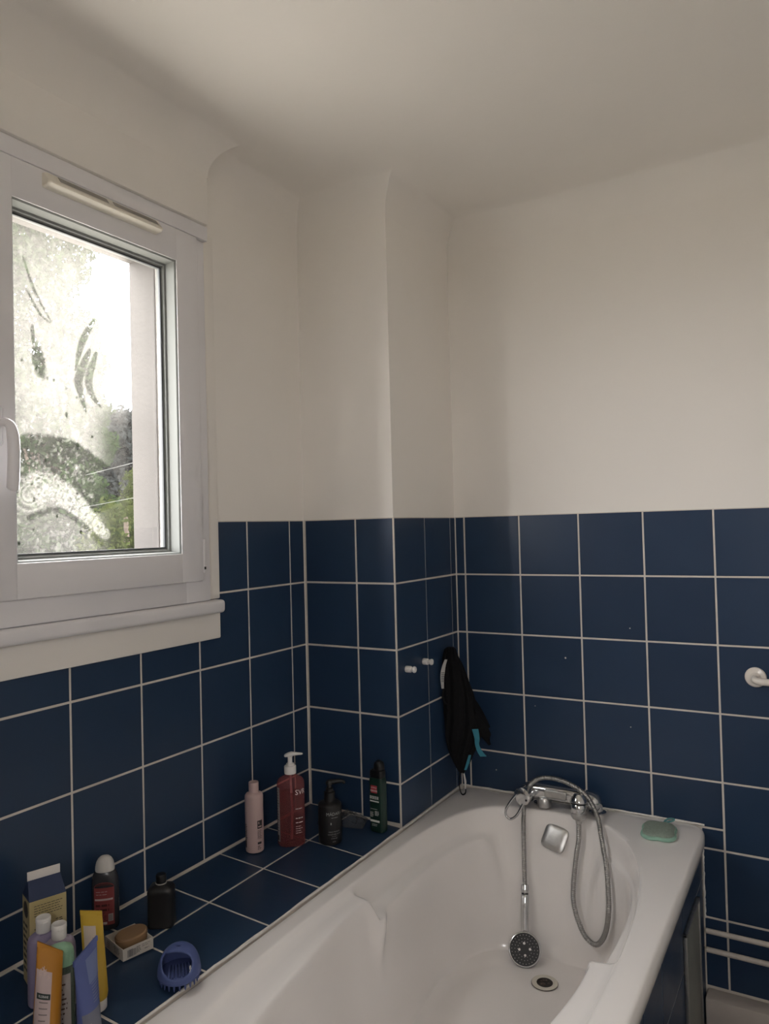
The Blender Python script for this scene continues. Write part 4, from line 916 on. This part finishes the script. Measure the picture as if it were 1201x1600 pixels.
# local x along the front face (e1), local y along e2 (away from the viewer); front face at y = -W2/2
YEL = mat('yellow_carton', (0.46, 0.36, 0.10), 0.6, noise=0.25, nscale=9, tint=(0.50, 0.44, 0.30)); NAVY = mat('navy_carton', (0.022, 0.038, 0.095), 0.5)
A1, A2, HB, HG = W1/2, W2/2, 0.168, 0.200
MB().box(-A1, A1, -A2, A2, 0, HB).build('body', YEL, b, smooth=False)
gbm = MB(); gbm.add([(-A1, -A2, HB), (A1, -A2, HB), (A1, A2, HB), (-A1, A2, HB), (-A1+0.004, -0.001, HG), (A1-0.004, -0.001, HG), (A1-0.004, 0.001, HG), (-A1+0.004, 0.001, HG)],
            [(0, 1, 5, 4), (2, 3, 7, 6), (1, 2, 6, 5), (3, 0, 4, 7), (4, 5, 6, 7)]); gbm.build('gable', NAVY, b, smooth=False)
fin = MB(); fin.rbox(-A1+0.003, A1-0.004, -0.0012, 0.0012, HG-0.001, HG+0.017, 0.001); fin.build('top_seal', mat('seal_white', (0.74, 0.70, 0.67), 0.6), b)
pr = MB(); FC = lambda u, v: (u, -A2-0.0003, v); FS = lambda u, v: (-A1-0.0003, -u, v)
put_lines(pr, -0.026, 0.030, 0.158, 5, 0.0048, 0.0013, FC, 0.15, 0.005); put_lines(pr, -0.026, 0.002, 0.114, 2, 0.005, 0.0018, FC, 0.2, 0.006); put_lines(pr, 0.014, 0.028, 0.122, 2, 0.004, 0.0018, FC, 0.2, 0.006)
for k in range(16): t = k/16*2*PI; put_rect(pr, 0.021+0.005*math.cos(t)-0.001, 0.021+0.005*math.cos(t)+0.001, 0.106+0.005*math.sin(t)-0.001, 0.106+0.005*math.sin(t)+0.001, FC, 1)
put_lines(pr, 0.013, 0.028, 0.095, 1, 0.004, 0.0015, FC, 0.2, 0.006); put_lines(pr, -0.024, 0.0, 0.098, 6, 0.009, 0.002, FC, 0.3, 0.008)
pr.add([FS(0.016*math.cos(t), 0.146+0.016*math.sin(t)) for t in np.linspace(0, 2*PI, 24, endpoint=False)], [tuple(range(24))])
put_lines(pr, -0.020, 0.016, 0.118, 8, 0.0125, 0.006, FS, 0.5, 0.014)
pr.build('print', mat('brown_ink', (0.05, 0.045, 0.035), 0.7), b, smooth=False)
pr = MB(); put_lines(pr, -0.022, 0.0, 0.130, 2, 0.005, 0.0025, FC, 0.2, 0.008); pr.build('script_print', mat('ochre_ink', (0.25, 0.17, 0.05), 0.7), b, smooth=False)
# two lilac bottles with white flip caps
LIL = mat('lilac_plastic', (0.27, 0.235, 0.36), 0.45); LIL2 = mat('light_lilac_plastic', (0.40, 0.35, 0.45), 0.45)
for (x, y), m_, hh, lab in (((0.146, -1.050), LIL, 0.130, 'purple bottle with white flip cap right beside the yellow carton'), ((0.187, -1.046), LIL2, 0.128, 'pale lilac bottle with white flip cap in front of the purple one')):
    b = thing('conditioner_bottle', lab, 'bottle', on_ledge(x, y), math.atan2(e1.y, e1.x), 'lilac flip cap bottles')
    S = lambda k, z, kk=1.0: se_ring(0.0290*k, 0.0155*(k if kk == 1.0 else kk), 3.0, z, 48)
    MB().loft([S(0.92, 0), S(0.99, 0.003), S(1, 0.007), S(1, hh-0.022), S(0.97, hh-0.012), S(0.88, hh-0.004), S(0.70, hh), S(0.46, hh+0.0025, 0.75)]).build('body', m_, b)
    MB().lathe([(0.0130, hh+0.0027), (0.0134, hh+0.004), (0.0132, hh+0.021), (0.0138, hh+0.0215), (0.0136, hh+0.028), (0.0125, hh+0.0295), (0.009, hh+0.0288), (0.004, hh+0.0286)], 32).build('flip_cap', WHITEP, b)
    tb = MB(); tb.rbox(-0.005, 0.005, -0.0150, -0.0125, hh+0.020, hh+0.024, 0.0008); tb.build('thumb_tab', WHITEP, b)
# mint capped bottle
x, y = 0.238, -1.082
b = thing('shampoo_bottle', 'bottle with mint green domed cap between the orange and blue tubes', 'bottle', on_ledge(x, y), FACE(x, y))
MINTP = mat('mint_plastic', (0.27, 0.47, 0.31), 0.4)
S = lambda k, z: se_ring(0.017*k, 0.025*k, 2.6, z, 48)
MB().loft([S(0.93, 0), S(1, 0.004), S(1, 0.108), S(0.94, 0.114), S(0.9, 0.116)]).build('body', clear_plastic('pale_green_clear', (0.45, 0.55, 0.45), 0.45, 0.2, (0.16, 0.20, 0.15)), b)
MB().loft([S(0.98, 0.1163), S(1.0, 0.118), S(1.0, 0.130), S(0.95, 0.140), S(0.80, 0.147), S(0.5, 0.151), S(0.2, 0.152)]).build('cap', MINTP, b)
fn = se_wrap(0.017, 0.025, 2.6, 0); lbm = MB(); put_rect(lbm, -0.018, 0.018, 0.012, 0.104, fn, 10); lbm.build('label', mat('pale_label', (0.42, 0.38, 0.36), 0.6), b, smooth=False)
pr = MB(); put_lines(pr, -0.010, 0.012, 0.097, 10, 0.0085, 0.003, se_wrap(0.017, 0.025, 2.6, 0, 0.001), 0.4, 0.008); pr.build('print', mat('brown_print', (0.08, 0.045, 0.035), 0.6), b, smooth=False)
# squeeze tubes standing on their caps: loft from a round shoulder to a flat crimp
def squeeze_tube(name, label, base, r, A, B, capm, bodym, cap_h=0.022, capr=None):
    root = thing(name, label, 'tube', base)
    base = Vector(base); A = Vector(A)-base; B = Vector(B)-base; crd = (B-A); mid = (A+B)/2; wd = Vector((crd.x, crd.y, 0)).normalized()
    rc = capr or r*0.86
    MB().lathe([(rc*0.95, 0), (rc, 0.0015), (rc, cap_h-0.002), (rc*0.96, cap_h)], 36).build('cap', capm, root)
    rings = []; K = 18
    nd = Vector((-wd.y, wd.x, 0)); c0 = Vector((0, 0, cap_h+0.0002))
    for k in range(K+1):
        t = k/K; cen = c0.lerp(mid, t); ring = []
        for j in range(48):
            a_ = 2*PI*j/48; c, s = math.cos(a_), math.sin(a_)
            circ = wd*(r*c)+nd*(r*s)
            flat = crd*(0.5*c)+nd*(0.0012*s)
            f_ = sst(0.0, 1.0, t)*0.55+t*0.45; f_ = t**1.15
            taper = 0.9+0.1*sst(0, 0.06, t)
            ring.append(cen+circ.lerp(flat, f_)*taper)
        rings.append(ring)
    mb = MB(); mb.loft(rings); o = mb.build('body', bodym, root, angle=60, fixn=True)
    def surf(u, v, side=1, eps=0.0006):   # u across -1..1, v 0..1 up
        t = v; cen = c0.lerp(mid, t); a_ = math.acos(max(-1, min(1, u))); c, s = math.cos(a_), math.sin(a_)*side
        f_ = t**1.15; p = cen+(wd*(r*c)+nd*(r*s)).lerp(crd*(0.5*c)+nd*(0.0012*s), f_); return tuple(p+nd*side*eps)
    cr = MB(); crl = [A.lerp(B, i/10) for i in range(11)]
    dn = (c0-mid).normalized()*0.008
    cr.loft([[A+nd*0.0018, B+nd*0.0018, B-nd*0.0018, A-nd*0.0018], [A+nd*0.0019+dn, B+nd*0.0019+dn, B-nd*0.0019+dn, A-nd*0.0019+dn]]); cr.build('crimp', bodym, root, smooth=False, fixn=True)
    return root, surf, nd
def grid_patch(mb, surf, u0, u1, v0, v1, side, eps, ku=10, kv=8):
    vs = [surf(u0+(u1-u0)*i/ku, v0+(v1-v0)*j/kv, side, eps) for j in range(kv+1) for i in range(ku+1)]
    mb.add(vs, [(j*(ku+1)+i, j*(ku+1)+i+1, (j+1)*(ku+1)+i+1, (j+1)*(ku+1)+i) for j in range(kv) for i in range(ku)])
def side_to_cam(nd, base): return 1 if nd.dot(CAM-Vector(base)) > 0 else -1
ORA = mat('orange_tube', (0.46, 0.20, 0.020), 0.4); PLB = mat('pinkish_label', (0.52, 0.42, 0.42), 0.6)
bs = (0.262, -1.128, zl(0.262)+0.0012)
root, sf, nd = squeeze_tube('cream_tube', 'orange squeeze tube with pinkish white label', bs, 0.0225, (0.236, -1.124, -0.743), (0.262, -1.092, -0.770), WHITEP, ORA)
sd = side_to_cam(nd, bs)
# label runs over the left two thirds of the face
lp = MB(); grid_patch(lp, sf, -0.93, 0.25, 0.12, 0.74, sd, 0.0006); lp.build('label', PLB, root)
bd = MB(); grid_patch(bd, sf, -0.80, 0.20, 0.455, 0.515, sd, 0.0010); bd.build('band', mat('dark_green_print', (0.02, 0.035, 0.03), 0.6), root)
vs, fs = text2d('KLORANE', 1.0); sw = max(abs(v[0]) for v in vs)
lt = MB(); lt.add([sf(-0.30+0.36*vx/sw, 0.485+vy*0.036, sd, 0.0014) for vx, vy in vs], fs); lt.build('lettering', WHITEINK, root, smooth=False)
fl_ = MB()
for k in range(7):
    cu, cv, sz = random.uniform(-0.75, 0.05), random.uniform(0.68, 0.80), random.uniform(0.05, 0.10)
    fl_.add([sf(cu+sz*1.6*math.cos(t)*(0.6+0.4*math.cos(5*t)), cv+sz*0.5*math.sin(t)*(0.6+0.4*math.cos(5*t)), sd, 0.0009) for t in np.linspace(0, 2*PI, 30, endpoint=False)], [tuple(range(30))])
fl_.build('flower_print', mat('pale_flower', (0.58, 0.46, 0.44), 0.6), root, smooth=False)
gt = MB()
for v_ in (0.42, 0.36, 0.30, 0.24): grid_patch(gt, sf, -0.60, random.uniform(-0.1, 0.1), v_, v_+0.012, sd, 0.0010, 6, 1)
gt.build('print', mat('grey_small_print', (0.20, 0.17, 0.17), 0.6), root)
BLT = mat('blue_tube', (0.085, 0.115, 0.30), 0.4, noise=0.1, nscale=10)
bs = (0.322, -1.086, zl(0.322)+0.0012)
root, sf, nd = squeeze_tube('cream_tube', 'blue squeeze tube with slanted crimped end nearest the tub', bs, 0.0205, (0.312, -1.108, -0.768), (0.300, -1.050, -0.752), WHITEP, BLT)
sd = side_to_cam(nd, bs)
GRT = mat('grey_fade_print', (0.16, 0.17, 0.22), 0.5)
lp = MB(); grid_patch(lp, sf, -0.2 if sd > 0 else -0.2, 0.85, 0.62, 0.90, sd, 0.0006); lp.build('label', mat('pale_blue_print', (0.15, 0.19, 0.36), 0.5), root)
gt = MB()
for v_ in np.linspace(0.40, 0.60, 7): grid_patch(gt, sf, -0.05, 0.80, v_, v_+0.010, sd, 0.0007, 6, 1)
gt.build('print', mat('pale_blue_lines', (0.17, 0.20, 0.34), 0.5), root)
gg = MB(); grid_patch(gg, sf, -0.95, 0.95, 0.0, 0.33, sd, 0.0005, 14, 6); gg.build('lower_print', GRT, root)
vs, fs = text2d('lp', 1.0); lt = MB(); lt.add([sf(-0.45+0.30*vx, 0.17+vy*0.10, sd, 0.0010) for vx, vy in vs], fs); lt.build('lettering', WHITEINK, root, smooth=False)
YT = mat('yellow_tube', (0.50, 0.33, 0.035), 0.4)
bs = (0.246, -1.010, zl(0.246)+0.0012)
root, sf, nd = squeeze_tube('cream_tube', 'yellow squeeze tube standing on a white cap', bs, 0.0205, (0.222, -1.026, -0.737), (0.249, -0.998, -0.744), WHITEP, YT, cap_h=0.020)
sd = side_to_cam(nd, bs)
lp = MB(); grid_patch(lp, sf, -0.75, 0.35, 0.35, 0.84, sd, 0.0006); lp.build('label', mat('cream_label', (0.50, 0.43, 0.37), 0.6), root)
fl_ = MB()
for k in range(9):
    cu, cv = random.uniform(-0.6, 0.2), random.uniform(0.45, 0.80)
    fl_.add([sf(cu+0.075*math.cos(t)*(0.55+0.45*math.cos(5*t)), cv+0.018*math.sin(t)*(0.55+0.45*math.cos(5*t)), sd, 0.0010) for t in np.linspace(0, 2*PI, 30, endpoint=False)], [tuple(range(30))])
fl_.build('flower_print', mat('brownish_flower', (0.24, 0.17, 0.13), 0.6), root, smooth=False)

# ------------------------------------------------------------------ outside: garden trees, hill, ground, cables
GRND = mat('garden_ground', (0.42, 0.40, 0.36), 0.95, noise=0.4, nscale=0.6)  # base colour lightened in place of sunlight, to bounce light onto the ceiling
gnd = MB(); gnd.box(-140, 140, -110, 110, -6.6, -6.0); struct(gnd.build('ground', GRND, smooth=False), 'pale ground far below the window', 'ground')
hl = MB(); vs = []; NX_, NY_ = 30, 60
for j in range(NY_+1):
    for i in range(NX_+1):
        X, Yv = -55-60*i/NX_, -40+140*j/NY_
        vs.append((X, Yv, -6.2+24.0*math.sin(min(1, i/NX_*1.6)*PI/2)*(0.55+0.45*math.sin(Yv*0.045-0.4))+0.8*math.sin(X*0.6+Yv*0.8)))
hl.add(vs, [(j*(NX_+1)+i, j*(NX_+1)+i+1, (j+1)*(NX_+1)+i+1, (j+1)*(NX_+1)+i) for j in range(NY_) for i in range(NX_)])
struct(hl.build('hill', mat('wooded_hill', (0.022, 0.024, 0.024), 0.95, noise=0.5, nscale=0.5, bump=1.0, bscale=1.5)), 'wooded hillside behind the garden trees', 'hill')
def leaf_mat(name, c1, c2):
    m = bpy.data.materials.new(name); m.use_nodes = True; nt = m.node_tree; nt.nodes.clear()
    o = nt.nodes.new('ShaderNodeOutputMaterial'); d = nt.nodes.new('ShaderNodeBsdfDiffuse'); t = nt.nodes.new('ShaderNodeBsdfTranslucent'); mx = nt.nodes.new('ShaderNodeMixShader'); mx.inputs[0].default_value = 0.35
    tc = nt.nodes.new('ShaderNodeTexCoord'); n = nt.nodes.new('ShaderNodeTexNoise'); n.inputs['Scale'].default_value = 1.6; n.inputs['Detail'].default_value = 6
    nt.links.new(tc.outputs['Object'], n.inputs['Vector']); cm = nt.nodes.new('ShaderNodeMix'); cm.data_type = 'RGBA'; cm.inputs['A'].default_value = (*c1, 1); cm.inputs['B'].default_value = (*c2, 1)
    nt.links.new(n.outputs['Fac'], cm.inputs['Factor']); nt.links.new(cm.outputs['Result'], d.inputs[0]); nt.links.new(cm.outputs['Result'], t.inputs[0])
    nt.links.new(d.outputs[0], mx.inputs[1]); nt.links.new(t.outputs[0], mx.inputs[2]); nt.links.new(mx.outputs[0], o.inputs[0]); return m
LG = leaf_mat('leaves_green', (0.005, 0.010, 0.004), (0.016, 0.027, 0.009)); LY = leaf_mat('leaves_yellowish', (0.009, 0.014, 0.004), (0.030, 0.035, 0.011)); LD = leaf_mat('leaves_dark', (0.010, 0.012, 0.012), (0.024, 0.026, 0.026))
BARK = mat('bark', (0.06, 0.045, 0.035), 0.9, noise=0.4, nscale=4, bump=0.8, bscale=8)
def tree(loc, top, blobs, lm, leaf, n, label):
    root = thing('garden_tree', label, 'tree', loc, 0, 'garden trees outside the window')
    tr_ = MB(); P_ = catmull([(0, 0, 0), (0.1, 0.05, top*0.3), (-0.05, 0.1, top*0.6), (0, 0, top*0.85)], 5); tr_.tube(P_, [0.20*(1-0.8*i/(len(P_)-1))+0.02 for i in range(len(P_))], 10)
    for bx_, by_, bz_, br_ in blobs: tr_.tube([(0, 0, top*0.35), (bx_*0.5, by_*0.5, (bz_+top*0.4)/2), (bx_, by_, bz_)], [0.08, 0.05, 0.015], 6)
    tr_.build('trunk', BARK, root)
    r_ = np.random.default_rng(int(abs(loc[1]*100)+n)); vv = []; ff = []
    tot = sum(b_[3]**2 for b_ in blobs)
    for bx_, by_, bz_, br_ in blobs:
        k = int(n*br_**2/tot); d = r_.standard_normal((k, 3)); d /= np.linalg.norm(d, axis=1)[:, None]
        rad_ = br_*(0.45+0.58*r_.random(k)**0.5)*(1+0.16*np.sin(d[:, 0]*6+by_)*np.sin(d[:, 2]*7+d[:, 1]*5))
        c = d*rad_[:, None]*np.array([1, 1, 0.85])+np.array([bx_, by_, bz_])
        a1 = r_.standard_normal((k, 3)); a1 /= np.linalg.norm(a1, axis=1)[:, None]; a2 = np.cross(a1, r_.standard_normal((k, 3))); a2 /= np.linalg.norm(a2, axis=1)[:, None]
        s_ = leaf*(0.6+0.8*r_.random(k))[:, None]
        o = len(vv); q = np.stack([c-a1*s_, c+a2*s_*0.45, c+a1*s_, c-a2*s_*0.45], 1).reshape(-1, 3)
        vv += [tuple(p) for p in q.tolist()]; ff += [(o+4*i, o+4*i+1, o+4*i+2, o+4*i+3) for i in range(k)]
    me = bpy.data.meshes.new('foliage'); me.from_pydata(vv, [], ff); me.update(); me.materials.append(lm)
    o = bpy.data.objects.new('foliage', me); COL.objects.link(o); o.parent = root; o['kind'] = 'stuff'
G0 = -6.0
tree((-20.0, 13.1, G0), 17.0, [(0, 0.3, 7.2, 1.5), (-0.3, -1.1, 6.0, 1.6), (0.4, 1.0, 6.2, 1.5), (0.2, 0.1, 4.6, 1.9), (0, -0.4, 9.6, 1.5), (0.2, 0.2, 11.6, 1.5), (0, -0.8, 13.6, 1.7), (-0.2, 0.2, 15.2, 1.5), (0.3, -1.6, 10.6, 1.3), (-0.3, -1.4, 15.0, 1.4), (0, 1.4, 9.0, 1.1), (0, 1.3, 10.2, 1.0), (0, 1.2, 11.6, 1.0), (0, 1.0, 12.8, 0.9)], LG, 0.115, 46000, 'tall green tree filling the left of the window view')
tree((-15.8, 12.7, G0), 7.6, [(0, 0, 6.0, 1.15), (0.2, -0.8, 5.2, 0.9), (-0.2, 0.9, 5.2, 1.0), (0, 0, 4.4, 1.3)], LY, 0.085, 7000, 'yellowish green tree at the lower right of the window view')
tree((-34.0, 27.0, G0), 13.5, [(0, 0, 11.3, 2.2), (0.3, 2.2, 10.6, 2.4), (-0.4, -2.2, 9.6, 2.2), (0, 0.4, 8.0, 3.0)], LD, 0.20, 30000, 'tall dark tree far behind the other garden trees')
tree((-20.5, 18.4, G0), 9.5, [(0, 0, 7.6, 1.5), (0.2, 1.0, 6.6, 1.5), (-0.3, -0.9, 6.4, 1.2), (0, 0, 5.2, 1.8)], LY, 0.11, 7000, 'pale yellowish tree hidden behind the right window reveal')
tree((-19.0, 7.0, G0), 9.0, [(0, 0, 7.0, 1.8), (0.2, 1.2, 6.0, 1.5), (-0.2, -1.2, 5.8, 1.6), (0, 0, 4.6, 2.0)], LG, 0.12, 7000, 'green tree hidden behind the left window frame')
tree((-13.0, 9.7, G0), 5.2, [(0, 0, 4.6, 0.9), (0.1, 0.9, 4.4, 0.8), (-0.1, -0.9, 4.3, 0.9), (0, 1.6, 4.0, 0.8)], LG, 0.06, 6000, 'low leafy shrub tree at the bottom of the window view')
WIRE = mat('cable', (0.06, 0.06, 0.06), 0.5)
for (a_, b_), lab in ((((-14, 10.29, 1.51), (-11, 8.91, 1.476)), 'upper overhead cable crossing in front of the trees'), (((-14, 10.18, 0.69), (-11, 8.94, 0.741)), 'lower overhead cable crossing in front of the trees')):
    a_, b_ = Vector(a_), Vector(b_); cbl = MB(); cbl.tube([a_+(b_-a_)*(-0.3+3.4*i/12) for i in range(13)], 0.005, 6); tag(cbl.build('overhead_cable', WIRE), lab, 'cable', 'overhead cables')
